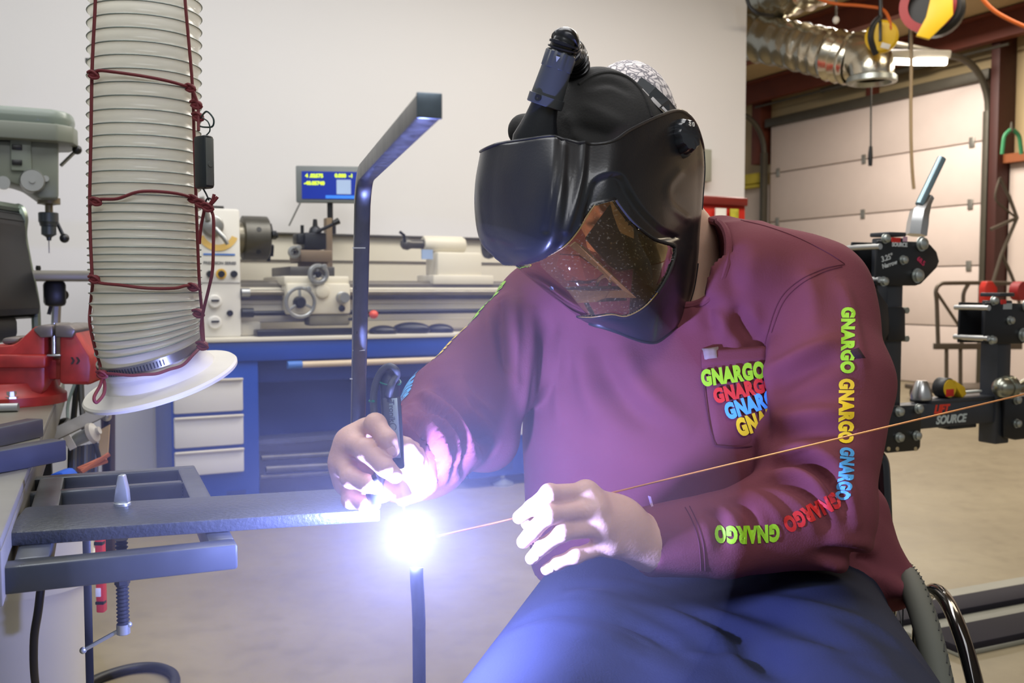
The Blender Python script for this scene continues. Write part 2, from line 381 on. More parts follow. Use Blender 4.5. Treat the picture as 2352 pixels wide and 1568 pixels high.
obj('top_strip', MB(FT).box(-0.62, 0, 0.0, 0.03, zt-0.05, zt-0.005, 0.004), mat('dark_red', (110, 30, 24), 0.4), t)
obj('sticker', MB(FT).box(-0.235, -0.16, -0.004, 0.004, zt-0.115, zt-0.07), mat('white_label', (225, 222, 214), 0.5), t, label='white sticker')
obj('sticker', MB(FT).box(-0.13, -0.07, -0.004, 0.004, zt-0.135, zt-0.07, 0.002), mat('green_yellow_sticker', (170, 165, 50), 0.5, var=0.4, vscale=20), t, label='green and yellow sticker')
for x in (-0.55, -0.07):
    for y in (0.08, 0.44): obj('caster', MB(FT).cyl((x-0.015, y, 0.04), (x+0.015, y, 0.04), 0.04), M_blk, t)
# right wall bits: green handled clamp on ledge, wire rack, cart
t = thing('hand_shears', 'green handled shears hanging above the liner panel ledge', 'shears', at(2325, 320, 8.4))
for sx in (-1, 1):
    obj('grip', MB().tube([at(2324+sx*3, 298, 8.4), at(2324+sx*16, 312, 8.4), at(2324+sx*20, 335, 8.4), at(2324+sx*22, 354, 8.4)], 0.018, 8, smooth=5), mat('green_grip', (60, 140, 92), 0.5), t)
obj('blades', MB().tube([at(2324, 302, 8.4), at(2324, 280, 8.4)], [0.02, 0.008]), M_dark, t)
t = thing('wire_rack', 'bent thin tube rack leaning on the pale liner panel', 'rack', at(2320, 660, 8.3))
M_tube = mat('brown_grey_tube', (98, 88, 76), 0.45, 0.4)
Yr = 8.3
obj('main_tube', MB().tube([at(2268, 690, Yr), at(2300, 585, Yr), at(2336, 500, Yr), at(2318, 452, Yr), at(2296, 408, Yr)], 0.016, 8), M_tube, t)
obj('arm', MB().tube([at(2275, 527, Yr), at(2336, 500, Yr)], 0.015), M_tube, t)
obj('brace', MB().tube([at(2302, 585, Yr), at(2330, 650, Yr), at(2342, 700, Yr)], 0.015, 8, smooth=4), M_tube, t)
obj('fork', MB().tube([at(2296, 410, Yr), at(2286, 455, Yr), at(2310, 480, Yr), at(2332, 498, Yr)], 0.010, 8, smooth=4), M_tube, t)
Yc = 7.9
t = thing('push_cart', 'tubular steel push cart standing before the overhead door', 'cart', at(2240, 880, Yc))
fc = Fr(at(2160, 800, Yc)-Vector((0, 0, at(2160, 800, Yc).z)), R(8))
g = lambda px, py, y=0.0: fc.w(fc.pix(px, py, y)[0], y, fc.pix(px, py, y)[1])
obj('push_handle', MB().tube([g(2155, 800), g(2152, 700), g(2150, 668), g(2160, 653), g(2185, 650), g(2300, 650), g(2330, 655), g(2338, 680)], 0.017, 10, smooth=5), M_tube, t)
obj('upright', MB().tube([g(2208, 800), g(2212, 700), g(2214, 672), g(2224, 653)], 0.016, 10, smooth=5), M_tube, t)
obj('brace', MB().tube([g(2152, 672), g(2205, 752)], 0.013), M_tube, t)
obj('deck_rail', MB().bar(g(2146, 795), g(2345, 795), 0.04, 0.05), M_tube, t)
for px in (2174, 2206, 2300):
    obj('leg', MB().tube([g(px, 795, 0.02), g(px, 905, 0.02)], 0.016, 10), M_tube, t)
obj('base_plate', MB(fc).box(-0.05, 0.75, -0.05, 0.45, 0.09, 0.13, 0.01), M_tube, t)
for x in (0.02, 0.68):
    for y in (0.0, 0.4): obj('caster', MB(fc).cyl((x-0.02, y, 0.05), (x+0.02, y, 0.05), 0.05), M_blk, t)
single('fuel_can', MB().prism([((x)*7.6/F, y*7.6/F) for x, y in ((-14, -26), (14, -26), (15, 10), (4, 26), (-10, 26), (-15, 12))], at(2262, 672, 7.6), (1, 0, 0), (0, 0, 1), 0.1, 0.01), mat('red_plastic', (196, 48, 36), 0.45), 'small red can on the cart beside the door post', 'can')
single('strap_roll', MB().lathe(at(2332, 668, 7.5), (0.4, -0.9, 0), [(0, 0.03), (0, 0.075), (0.08, 0.075), (0.08, 0.03)], 20), mat('red_webbing', (150, 30, 34), 0.6), 'rolled red strap hanging at the cart handle', 'strap')
# floor rails
FR_ = Fr(onz(2352, 1331, 0.0), TH-R(3))
t = thing('floor_rails', 'two dark steel rails on a grey base strip across the floor', 'rail', FR_.o)
obj('base_plate', MB(FR_).box(-0.75, 2.5, -0.40, 0.0, 0, 0.012, 0.003), mat('grey_strip', (136, 134, 120), 0.6), t)
for yy, ww in ((-0.19, 0.098), (-0.395, 0.12)):
    obj('rail', MB(FR_).box(-0.75, 2.5, yy, yy+ww, 0.008, 0.03, 0.004), mat('dark_rail_steel', (34, 31, 38), 0.7, spec=0.2), t)
# ================================================================== LATHE
M_cream = mat('lathe_cream_enamel', (214, 208, 188), 0.45, var=0.05, vscale=4)
M_head = mat('lathe_headstock_white', (218, 216, 208), 0.45, var=0.03, vscale=4)
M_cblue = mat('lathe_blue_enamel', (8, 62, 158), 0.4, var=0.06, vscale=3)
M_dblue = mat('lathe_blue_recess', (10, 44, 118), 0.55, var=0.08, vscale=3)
M_iron = mat('oily_cast_iron', (92, 90, 84), 0.4, 0.6, var=0.2, vscale=12)
M_dkiron = mat('dark_blued_iron', (44, 46, 50), 0.4, 0.5, var=0.15, vscale=12)
M_ways = mat('ground_ways', (140, 134, 118), 0.3, 0.6, var=0.12, stretch=(0.3, 4, 4))
M_hw = mat('handwheel_alloy', (168, 170, 168), 0.32, 0.75, var=0.08)
M_oil = mat('oily_black', (22, 23, 24), 0.35, var=0.3, vscale=25)
lt = thing('metal_lathe', 'cream metal lathe with chuck and handwheels on a blue stand against the white wall', 'lathe', FL.w(0.3, 0.3, 0))
def lpt(px, py, y): x, z = FL.pix(px, py, y); return FL.w(x, y, z)
X0 = FL.pix(392, 900, 0)[0]; XR = 2.1
zt = FL.pix(700, 778, 0)[1]
# stand
obj('tray_top', MB(FL).box(X0-0.05, XR, -0.02, 0.6, zt-0.006, zt+0.012, 0.004), M_cream, lt)
obj('stand_top', MB(FL).box(X0, XR, -0.01, 0.58, zt-0.09, zt-0.006, 0.006), M_cblue, lt)
xa = FL.pix(594, 900, 0)[0]
lc = obj('stand_cabinet', MB(FL).box(X0, xa, 0.0, 0.55, 0.03, zt-0.085, 0.006), M_cblue, lt)
xd0, xd1 = FL.pix(398, 950, 0)[0], FL.pix(557, 950, 0)[0]
zs = [FL.pix(480, p, 0)[1] for p in (862, 958, 1032, 1092)]
zz = [(FL.pix(480, 868, 0)[1]), FL.pix(480, 952, 0)[1], FL.pix(480, 1030, 0)[1], FL.pix(480, 1094, 0)[1]]
for k in range(3):
    d = obj('drawer', MB(FL).box(xd0, xd1, -0.022, 0.0, zz[k+1]+0.012, zz[k]-0.004, 0.006), M_head, lt, label='off-white drawer front')
    obj('drawer_pull', MB(FL).box(xd0, xd1, -0.034, -0.018, zz[k]-0.012, zz[k]-0.002, 0.004), M_cream, d)
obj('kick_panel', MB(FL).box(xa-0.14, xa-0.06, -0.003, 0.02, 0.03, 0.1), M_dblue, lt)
xb = FL.pix(1075, 1000, 0)[0]
obj('stand_cabinet', MB(FL).box(xb, XR, 0.0, 0.55, 0.05, zt-0.085, 0.006), M_cblue, lt)
d = obj('drawer', MB(FL).box(xb+0.16, xb+0.6, -0.02, 0.0, zz[2]-0.04, zz[1]-0.04, 0.006), M_head, lt)
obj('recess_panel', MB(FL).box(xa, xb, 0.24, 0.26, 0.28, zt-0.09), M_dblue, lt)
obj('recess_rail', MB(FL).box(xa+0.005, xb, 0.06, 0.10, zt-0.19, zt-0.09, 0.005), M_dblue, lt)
obj('recess_shelf', MB(FL).box(xa, xb, 0.10, 0.5, 0.27, 0.29), mat('dusty_blue_shelf', (88, 92, 120), 0.6), lt)
x0 = FL.pix(668, 838, -0.05)[0]; x1 = FL.pix(1090, 825, -0.05)[0]; zb = FL.pix(850, 832, -0.05)[1]
bb = obj('brake_bar', MB(FL).tube([(x0, -0.04, zb), (x1+0.3, -0.04, zb)], 0.014, 12), mat('tan_bar', (206, 186, 150), 0.45), lt)
obj('bar_end', MB(FL).tube([(x0-0.012, -0.04, zb), (x0+0.05, -0.04, zb)], 0.017, 12), mat('light_blue_grip', (60, 112, 190), 0.5), bb)
for xx in (xa-0.12, XR-0.2):
    obj('levelling_foot', MB(FL).lathe((xx, 0.1, 0), (0, 0, 1), [(0, 0.05), (0.015, 0.05), (0.02, 0.012), (0.06, 0.012)], 16), M_iron, lt)
fx = FL.pix(1160, 1115, 0.0)[0]
obj('levelling_foot', MB(FL).lathe((fx, 0.03, 0), (0, 0, 1), [(0, 0.055), (0.012, 0.055), (0.03, 0.02), (0.035, 0.013), (0.12, 0.013)], 16), M_zinc, lt)
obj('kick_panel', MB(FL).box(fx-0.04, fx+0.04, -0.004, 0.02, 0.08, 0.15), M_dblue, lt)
# stock on the lower shelf
for i, (a, b, py, r) in enumerate(((600, 980, 1052, 0.014), (610, 1000, 1078, 0.018), (598, 940, 1096, 0.012))):
    single('steel_bar', MB().tube([lpt(a, py, 0.05), lpt(b, py-22, 0.05)], r, 10), M_iron, ['thin steel bar lying highest under the lathe stand', 'thicker steel bar lying in the middle of three under the lathe', 'thin steel bar lying lowest under the lathe stand'][i], 'bar')
# headstock
hs = obj('headstock', MB(FL).box(FL.pix(440, 600, 0.06)[0], FL.pix(553, 600, 0.06)[0], 0.06, 0.5, zt+0.01, FL.pix(500, 478, 0.06)[1], 0.012), M_head, lt)
def lp(px, py, y=0.058): return FL.pix(px, py, y)
nrm = -FL.ey
def dial(px, py, r, d, m, name='knob', y=0.06, parent=hs, **k):
    p = lpt(px, py, y); return obj(name, MB().lathe(p, nrm, [(0, r*1.12), (d*0.3, r*1.12), (d*0.35, r), (d*0.9, r), (d, r*0.9)], 24), m, parent, **k)
x, z = lp(500, 528)
b = MB(FL)
for i in range(14):
    a0 = math.pi*(1.12+0.76*i/14); a1 = math.pi*(1.12+0.76*(i+1)/14)
    q = [(x+rr*math.cos(a), 0.057, z+rr*math.sin(a)) for rr, a in ((0.062, a0), (0.062, a1), (0.088, a1), (0.088, a0))]
    b.add(q, [(0, 1, 2, 3)])
obj('speed_scale', b, mat('yellow_scale', (226, 190, 110), 0.5), hs, label='yellow arc scale')
dial(487, 518, 0.042, 0.03, M_hw, 'speed_dial')
obj('speed_lever', MB().tube([lpt(495, 525, 0.02), lpt(514, 545, 0.0), lpt(523, 561, 0.0)], [0.012, 0.011, 0.008], 10), M_hw, hs)
obj('speed_lever', MB().tube([lpt(478, 505, 0.02), lpt(468, 470, 0.01), lpt(463, 452, 0.0)], [0.014, 0.012, 0.01], 10), M_hw, hs)
for px, m in ((482, M_dkiron), (508, M_oil), (537, M_dkiron)):
    k = dial(px, 629, 0.013, 0.02, m, 'push_button')
obj('button_ring', MB(FL).lathe((lp(508, 629)[0], 0.06, lp(508, 629)[1]), (0, -1, 0), [(0, 0.022), (0.006, 0.022), (0.006, 0.014)], 20, caps=False), mat('yellow_ring', (214, 170, 40), 0.5), hs)
for py in (692, 740):
    kk = dial(492, py, 0.026, 0.025, M_head, 'selector_knob')
    obj('pointer', MB(FL).box(lp(492, py)[0]-0.016, lp(492, py)[0]+0.016, 0.028, 0.036, lp(492, py)[1]+0.001, lp(492, py)[1]+0.008), M_dkiron, kk)
dial(528, 719, 0.012, 0.012, M_oil, 'socket_screw')
xx, z2 = lp(505, 604)
obj('lettering', MB(FL).text('PRECISION SERIES', (xx, 0.0585, z2), (1, 0, 0), (0, 0, 1), 0.017, 0.0004), mat('grey_print', (110, 112, 116), 0.6), hs)
obj('blue_stripe', MB(FL).box(lp(467, 584)[0], lp(540, 584)[0], 0.0575, 0.06, lp(500, 586)[1], lp(500, 582)[1]), mat('blue_stripe_print', (70, 120, 200), 0.5), hs)
obj('panel_seam', MB(FL).box(lp(455, 648)[0], lp(553, 648)[0], 0.0575, 0.06, lp(500, 650)[1], lp(500, 648)[1]), mat('seam_grey', (150, 150, 146), 0.6), hs)
obj('top_tray', MB(FL).box(lp(462, 474)[0], lp(524, 474)[0], 0.15, 0.4, FL.pix(500, 478, 0.06)[1]-0.01, FL.pix(500, 478, 0.06)[1]+0.018, 0.004), M_oil, hs)
# chuck
yc = 0.24; zc_ = FL.pix(600, 547, yc)[1]; xh = FL.pix(553, 547, 0.06)[0]
xc0, xc1 = FL.pix(566, 547, yc-0.1)[0], FL.pix(626, 547, yc-0.1)[0]
ck = obj('chuck', MB(FL).lathe((xc0, yc, zc_), (1, 0, 0), [(0, 0.085), (0.003, 0.098), (xc1-xc0-0.006, 0.098), (xc1-xc0, 0.09), (xc1-xc0, 0.03)], 40), M_iron, lt)
obj('spindle_nose', MB(FL).lathe((xh-0.01, yc, zc_), (1, 0, 0), [(0, 0.07), (xc0-xh+0.02, 0.07)], 28), M_ways, lt)
for a in (80, 200, 320):
    X = Matrix.Translation((xc1, yc, zc_)) @ Matrix.Rotation(R(a), 4, 'X')
    obj('jaw', MB(FL).box(-0.005, 0.03, -0.012, 0.012, 0.03, 0.082, 0.002, X=X).box(0.0, 0.018, -0.012, 0.012, 0.06, 0.105, 0.002, X=X), M_dkiron, ck)
for a in (20, 140, 260, -40):
    X = Vector((0, -math.cos(R(a)), math.sin(R(a))))
    obj('key_socket', MB(FL).cyl(Vector(((xc0+xc1)/2, yc, zc_))+X*0.09, Vector(((xc0+xc1)/2, yc, zc_))+X*0.0995, 0.011), M_oil, ck)
# bed
zb1 = FL.pix(800, 650, 0.1)[1]
obj('bed', MB(FL).box(xh-0.02, XR, 0.12, 0.44, zt+0.07, zb1-0.02, 0.01).box(xh-0.02, XR, 0.11, 0.16, zt+0.15, zb1-0.05, 0.004).box(xh-0.02, xh+0.09, 0.10, 0.5, zt+0.012, zt+0.075, 0.01).box(XR-0.5, XR, 0.08, 0.5, zt+0.012, zt+0.075, 0.01), M_cream, lt)
for yy in (0.13, 0.34):
    obj('bed_way', MB(FL).prism([(yy, zb1-0.03), (yy+0.08, zb1-0.03), (yy+0.08, zb1-0.004), (yy+0.055, zb1), (yy+0.04, zb1+0.012), (yy+0.025, zb1), (yy, zb1-0.004)], (xh-0.02, 0, 0), (0, 1, 0), (0, 0, 1), XR-xh), M_ways, lt)
obj('gear_rack', MB(FL).box(xh, XR-0.3, 0.095, 0.115, zb1-0.075, zb1-0.05, 0.003), M_iron, lt)
for py, r, m in ((672, 0.013, M_ways), (718, 0.011, M_dkiron)):
    z = FL.pix(700, py, 0.07)[1]; obj('feed_rod' if r > 0.012 else 'lead_screw', MB(FL).tube([(xh, 0.07, z), (XR-0.1, 0.07, z)], r, 12), m, lt)
z = FL.pix(570, 718, 0.07)[1]; obj('screw_collar', MB(FL).cyl((xh, 0.07, z), (xh+0.05, 0.07, z), 0.02), M_dkiron, lt)
z = FL.pix(570, 672, 0.07)[1]; obj('screw_collar', MB(FL).cyl((xh, 0.07, z), (xh+0.035, 0.07, z), 0.02), M_hw, lt)
# splash guard
za, zb_ = FL.pix(800, 640, 0.6)[1], FL.pix(800, 538, 0.6)[1]
sg = obj('splash_guard', MB(FL).box(xh+0.02, XR, 0.6, 0.62, zt+0.01, zb_, 0.003), M_cream, lt)
obj('guard_lip', MB(FL).box(xh+0.02, XR, 0.57, 0.6, zb_-0.012, zb_, 0.003), M_iron, sg)
zl = FL.pix(800, 600, 0.6)[1]; obj('guard_fold', MB(FL).box(xh+0.02, XR, 0.592, 0.6, zl-0.004, zl+0.004), M_ways, sg)
# carriage
ap = obj('apron', MB(FL), M_cream, lt) if False else None
mb = MB(FL); xa0 = FL.pix(658, 690, 0.02)[0]; xa1 = FL.pix(806, 690, 0.02)[0]; z0 = FL.pix(730, 722, 0.02)[1]; z1 = FL.pix(730, 650, 0.02)[1]
mb.box(xa0, xa1, 0.02, 0.12, z0, z1, 0.012); ap = obj('apron', mb, M_cream, lt)
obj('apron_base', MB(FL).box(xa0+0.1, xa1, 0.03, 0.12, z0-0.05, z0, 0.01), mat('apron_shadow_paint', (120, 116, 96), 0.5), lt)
obj('saddle', MB(FL).box(xa0-0.005, xa1, 0.04, 0.46, z1-0.01, zb1+0.03, 0.008), M_cream, lt)
sd = FL.pix(664, 622, 0.08)[0], FL.pix(766, 622, 0.08)[0]; zq = FL.pix(700, 634, 0.08)[1], FL.pix(700, 612, 0.08)[1]
obj('cross_slide', MB(FL).box(sd[0], sd[1], 0.06, 0.42, zq[0], zq[1], 0.004), M_iron, lt)
zq2 = FL.pix(720, 602, 0.1)[1], FL.pix(720, 574, 0.1)[1]
obj('compound_rest', MB(FL).box(FL.pix(690, 590, 0.1)[0], FL.pix(764, 590, 0.1)[0], 0.1, 0.3, zq2[0], zq2[1], 0.005).cyl((FL.pix(725, 600, 0.15)[0], 0.19, zq2[0]-0.03), (FL.pix(725, 600, 0.15)[0], 0.19, zq2[0]+0.01), 0.07), mat('rusty_iron', (120, 104, 84), 0.5, 0.4), lt)
tp = obj('tool_post', MB(FL).box(FL.pix(700, 550, 0.12)[0], FL.pix(750, 550, 0.12)[0], 0.12, 0.24, FL.pix(725, 572, 0.12)[1], FL.pix(725, 534, 0.12)[1], 0.006), M_dkiron, lt)
obj('tool_holder', MB(FL).box(FL.pix(682, 550, 0.14)[0], FL.pix(701, 550, 0.14)[0], 0.13, 0.22, FL.pix(690, 560, 0.14)[1], FL.pix(690, 536, 0.14)[1], 0.006), M_dkiron, tp)
obj('clamp_nut', MB().lathe(lpt(724, 534, 0.16), (0, 0, 1), [(0, 0.03), (0.02, 0.024), (0.03, 0.012), (0.06, 0.009)], 16), M_dkiron, tp)
obj('clamp_bolt', MB().tube([lpt(694, 538, 0.16), lpt(694, 517, 0.16)], 0.008), M_dkiron, tp)
lv = obj('clamp_lever', MB().tube([lpt(728, 532, 0.12), lpt(755, 520, 0.1), lpt(770, 512, 0.09)], 0.008, 10), M_dkiron, tp)
obj('lever_knob', MB().tube([lpt(765, 513, 0.09), lpt(778, 507, 0.09)], [0.012, 0.015], 12), M_oil, tp)
def handwheel(px, py, r, y, parent, rim=0.008, name='handwheel'):
    c = lpt(px, py, y); mb = MB(); a, u, v = frame_from(nrm)
    mb.tube([c+(u*math.cos(t)+v*math.sin(t))*r for t in np.linspace(0, 2*math.pi, 28)[:-1]], rim, 8, closed=True)
    h = obj(name, mb, M_hw, parent)
    obj('hub', MB().lathe(c-nrm*0.03, nrm, [(0, r*0.42), (0.03, r*0.42), (0.045, r*0.3)], 20), M_dkiron, h)
    sp = MB()
    for q in range(3):
        t = q*2.09+0.6; sp.bar(c, c+(u*math.cos(t)+v*math.sin(t))*r, 0.012, 0.006, nrm)
    obj('spokes', sp, M_hw, h)
    t = 4.3; q = c+(u*math.cos(t)+v*math.sin(t))*r
    obj('crank_grip', MB().lathe(q, nrm, [(0, 0.008), (0.02, 0.011), (0.05, 0.012), (0.055, 0.008)], 12), M_hw, h)
    return h
handwheel(690, 694, 0.062, -0.02, ap)
h = handwheel(731, 630, 0.036, 0.0, ap, 0.012)
handwheel(676, 579, 0.02, 0.08, tp, 0.009)
dial(739, 668, 0.03, 0.02, M_cream, 'gear_boss', 0.02, ap); dial(785, 683, 0.024, 0.05, M_hw, 'feed_knob', 0.02, ap); dial(785, 708, 0.013, 0.01, M_oil, 'oil_cup', 0.02, ap)
lv = obj('half_nut_lever', MB().tube([lpt(800, 733, 0.0), lpt(838, 728, -0.03), lpt(852, 722, -0.04)], 0.006), M_dkiron, ap)
obj('lever_knob', MB().ell(lpt(858, 722, -0.04), (0.021, 0.021, 0.019)), mat('orange_red_knob', (222, 82, 48), 0.35), ap, label='orange red ball knob')
obj('travel_post', MB(FL).box(FL.pix(750, 560, 0.33)[0], FL.pix(764, 560, 0.33)[0], 0.33, 0.38, zb1, FL.pix(757, 500, 0.33)[1], 0.004), mat('rusty_iron', (120, 104, 84), 0.5), lt)
# tailstock
ty = 0.2
ts = obj('tailstock', MB(FL).box(FL.pix(1005, 615, ty-0.06)[0], FL.pix(1108, 615, ty-0.06)[0], ty-0.06, ty+0.1, zb1+0.01, FL.pix(1050, 580, ty)[1], 0.012)
    .lathe((FL.pix(975, 560, ty)[0], ty+0.02, FL.pix(1040, 562, ty)[1]), (1, 0, 0), [(0, 0.036), (0.01, 0.042), (0.2, 0.042), (0.215, 0.034)], 24), M_cream, lt)
obj('quill', MB(FL).lathe((FL.pix(925, 560, ty)[0], ty+0.02, FL.pix(1040, 562, ty)[1]), (1, 0, 0), [(0, 0.016), (0.01, 0.026), (0.03, 0.03), (0.05, 0.022), (0.13, 0.022)], 20), M_iron, ts)
obj('quill_lever', MB().tube([lpt(930, 556, ty), lpt(928, 540, ty), lpt(918, 532, ty)], 0.007), M_dkiron, ts)
xw = FL.pix(1112, 568, ty)[0]; zw = FL.pix(1040, 562, ty)[1]
obj('tail_handwheel', MB(FL).lathe((xw, ty+0.02, zw), (1, 0, 0), [(0, 0.02), (0.02, 0.03), (0.02, 0.062), (0.035, 0.066), (0.05, 0.062), (0.05, 0.02)], 28), M_dkiron, ts)
obj('blue_tag', MB(FL).box(FL.pix(973, 582, ty-0.07)[0], FL.pix(998, 582, ty-0.07)[0], ty-0.05, ty-0.04, FL.pix(985, 596, ty)[1], FL.pix(985, 574, ty)[1]), mat('blue_grey_tag', (150, 172, 205), 0.5), ts)
obj('base_plate', MB(FL).box(FL.pix(992, 640, ty-0.06)[0], FL.pix(1130, 640, ty-0.06)[0], ty-0.08, ty+0.14, zb1-0.005, zb1+0.04, 0.006), M_cream, ts)
# readout
DF = Fr(lpt(757, 470, 0.42), TH-R(20))
rx = lambda px, py: DF.pix(px, py, 0)
x0, z1 = rx(679, 381)[0], rx(757, 381)[1]; x1, z0 = rx(838, 466)[0], rx(757, 465)[1]
ro = obj('readout', MB(DF).box(x0, x1, 0, 0.05, z0, z1, 0.006), mat('readout_grey', (120, 126, 126), 0.45), lt)
s0, s1, q0, q1 = rx(693, 393)[0], rx(832, 393)[0], rx(757, 457)[1], rx(757, 394)[1]
obj('screen', MB(DF).box(s0, s1, -0.003, 0.001, q0, q1), mat('lit_blue_screen', (12, 40, 140), 0.3, emit=0.5), ro, label='lit blue screen')
M_lit = mat('lit_yellow_digits', (206, 232, 30), 0.4, emit=0.9); M_litg = mat('lit_grey_panel', (150, 170, 200), 0.4, emit=0.45); M_litb = mat('lit_pale_blue', (50, 120, 220), 0.4, emit=0.6)
for px, py, s in ((722, 404, '4 .02575'), (722, 421, '-40.05740'), (790, 404, '0.000  -1')):
    x, z = rx(px, py); obj('digits', MB(DF).text(s, (x, -0.004, z), (1, 0, 0), (0, 0, 1), 0.024, 0.0012), M_lit, ro)
obj('soft_key_panel', MB(DF).box(rx(773, 410)[0], rx(806, 410)[0], -0.005, -0.002, rx(790, 446)[1], rx(790, 413)[1]), M_litg, ro)
obj('soft_key_panel', MB(DF).box(rx(748, 450)[0], rx(828, 450)[0], -0.005, -0.002, rx(790, 456)[1], rx(790, 449)[1]), M_litb, ro)
obj('readout_arm', MB(DF).tube([DF.w(0, 0, 0) @ Matrix.Identity(3) if False else Vector((0, 0.03, z0-0.005+0.02)), Vector((0, 0.03, z0-0.08)), Vector((0.0, 0.03, z0-0.14))], 0.014, 12).cyl((0, 0.03, z0-0.15), (0, 0.03, z0-0.1), 0.028), M_dkiron, lt)
obj('readout_cable', MB().tube([lpt(690, 465, 0.44), lpt(680, 485, 0.46), lpt(664, 518, 0.5)], 0.004, 8, smooth=4), mat('grey_cable', (130, 132, 130), 0.5), lt)
# things on the chip tray
for i, (px, py, r, h) in enumerate(((880, 757, 34, 22), (945, 752, 46, 26), (1010, 754, 34, 24))):
    s = 4.4/F
    single('oily_rag', MB().ell(lpt(px, py+4, 0.04), (r*s*0.98, 0.04, h*s*0.65), 24, 10), M_oil, ['oily black rag nearest the chuck on the lathe tray', 'oily black rag in the middle of the lathe tray', 'oily black rag furthest along the lathe tray'][i], 'rag')
single('drip_pan', MB(FL).box(FL.pix(590, 770, 0.02)[0], FL.pix(835, 770, 0.02)[0], 0.01, 0.09, zt+0.013, zt+0.042, 0.005), M_oil, 'black drip pan under the lathe chuck', 'pan')
# ================================================================== DRILL PRESS
pp = at(112, 520, 2.9); FP = Fr((pp.x, pp.y, 0), TH)
M_gg = mat('drill_grey_green', (118, 124, 112), 0.42, var=0.06, vscale=5)
M_gl = mat('drill_cover_green', (126, 138, 128), 0.35, var=0.05, vscale=5, coat=0.2)
dp = thing('drill_press', 'grey green drill press with chuck and black ball handles by the white wall', 'drill press', FP.w(-0.3, 0, 0))
def P_(px, py, y=-0.1):
    x, z = FP.pix(px, py, y); return x, z
def Pw(px, py, y): x, z = FP.pix(px, py, y); return FP.w(x, y, z)
z0, z1 = P_(90, 322, -0.13)[1], P_(90, 246, -0.13)[1]; xr = P_(172, 290, 0)[0]
pl_ = [(-0.62, -0.13), (xr-0.06, -0.13), (xr-0.015, -0.10), (xr, -0.04), (xr, 0.04), (xr-0.015, 0.10), (xr-0.06, 0.13), (-0.62, 0.13)]
cv = obj('belt_cover', MB(FP).prism(pl_, (0, 0, z0+0.045), (1, 0, 0), (0, 1, 0), z1-z0-0.045, 0.02), M_gl, dp)
obj('cover_base', MB(FP).prism([(x*1.0+(0.006 if x > 0 else 0), y*1.05) for x, y in pl_], (0, 0, z0), (1, 0, 0), (0, 1, 0), 0.05, 0.006), M_gg, dp)
hx0, hx1 = P_(-40, 380)[0], P_(135, 380)[0]; hz0, hz1 = P_(80, 452)[1], z0
hp = [P_(x, y) for x, y in ((-60, 322), (135, 322), (135, 455), (90, 455), (52, 428), (22, 418), (-60, 418))]
hd = obj('head', MB(FP).prism(hp, (0, 0.09, 0), (1, 0, 0), (0, 0, 1), 0.18, 0.008), M_gg, dp)
obj('switch_plate', MB(FP).box(P_(14, 0)[0], P_(63, 0)[0], -0.1, -0.09, P_(40, 392)[1], P_(40, 318)[1], 0.006), mat('switch_plate_grey', (128, 136, 124), 0.4), hd)
for py in (338, 373): obj('switch_button', MB(FP).box(P_(27, py)[0], P_(51, py)[0], -0.106, -0.098, P_(40, py+6)[1], P_(40, py-6)[1], 0.002), M_oil, hd)
obj('feed_hub', MB().lathe(Pw(74, 417, -0.09), -FP.ey, [(0, 0.034), (0.02, 0.034), (0.03, 0.03), (0.03, 0.008), (0.036, 0.008)], 28), M_hw, hd)
obj('lock_screw', MB().lathe(Pw(105, 411, -0.09), -FP.ey, [(0, 0.009), (0.012, 0.009)], 12), M_hw, hd)
obj('handle_boss', MB().lathe(Pw(8, 421, -0.09), -FP.ey, [(0, 0.018), (0.03, 0.018)], 16), M_hw, hd)
for a, b in (((140, 380), (177, 344)), ((128, 505), (148, 547))):
    h = obj('feed_handle', MB().tube([Pw(*a, 0.02), Pw(*b, -0.02)], 0.0055, 10), M_hw if a[1] < 400 else M_dkiron, hd)
    obj('ball_knob', MB().ell(Pw(*b, -0.02), (0.014, 0.014, 0.014)), M_oil, h)
pr = obj('belt_tension_handle', MB().tube([Pw(212, 139, 0.1), Pw(196, 139, 0.1)], 0.008), M_oil, dp)
q0 = Pw(112, 455, 0.0)
obj('quill_collar', MB().lathe(q0, (0, 0, -1), [(0, 0.032), (0.018, 0.032), (0.018, 0.026), (0.022, 0.011), (0.042, 0.011)], 24), mat('worn_brass_iron', (120, 112, 90), 0.4, 0.6), dp)
q1 = Pw(111, 488, 0.0)
obj('drill_chuck', MB().lathe(q1, (0, 0, -1), [(0, 0.026), (0.002, 0.028), (0.028, 0.028), (0.03, 0.026), (0.04, 0.024), (0.042, 0.021), (0.066, 0.021), (0.074, 0.008), (0.084, 0.006)], 28), mat('chuck_grey_steel', (84, 90, 92), 0.35, 0.7), dp)
obj('drill_bit', MB().cyl(Pw(112, 548, 0), Pw(113, 581, 0), 0.0018), M_steel, dp)
tx1 = P_(262, 632, 0)[0]
obj('table', MB(FP).box(-0.2, 0.24, -0.16, 0.18, P_(150, 645)[1], P_(150, 622)[1], 0.006), mat('drill_table_iron', (124, 120, 108), 0.4, 0.5), dp)
obj('table_arm', MB(FP).box(P_(82, 0, 0)[0], P_(134, 0, 0)[0], -0.05, 0.1, P_(108, 703, 0)[1], P_(108, 645, 0)[1], 0.012), M_oil, dp)
obj('table_lock', MB().tube([Pw(134, 678, 0.0), Pw(150, 677, -0.02)], 0.014, 12).tube([Pw(118, 700, 0), Pw(112, 722, 0)], 0.006), M_oil, dp)
obj('table_stud', MB().lathe(Pw(88, 622, 0), (0, 0, 1), [(0, 0.006), (0.008, 0.008), (0.016, 0.006)], 10), M_oil, dp)
obj('column', MB(FP).cyl((-0.36, 0.0, 0.0), (-0.36, 0.0, z0+0.02), 0.046, n=24), M_ways, dp)
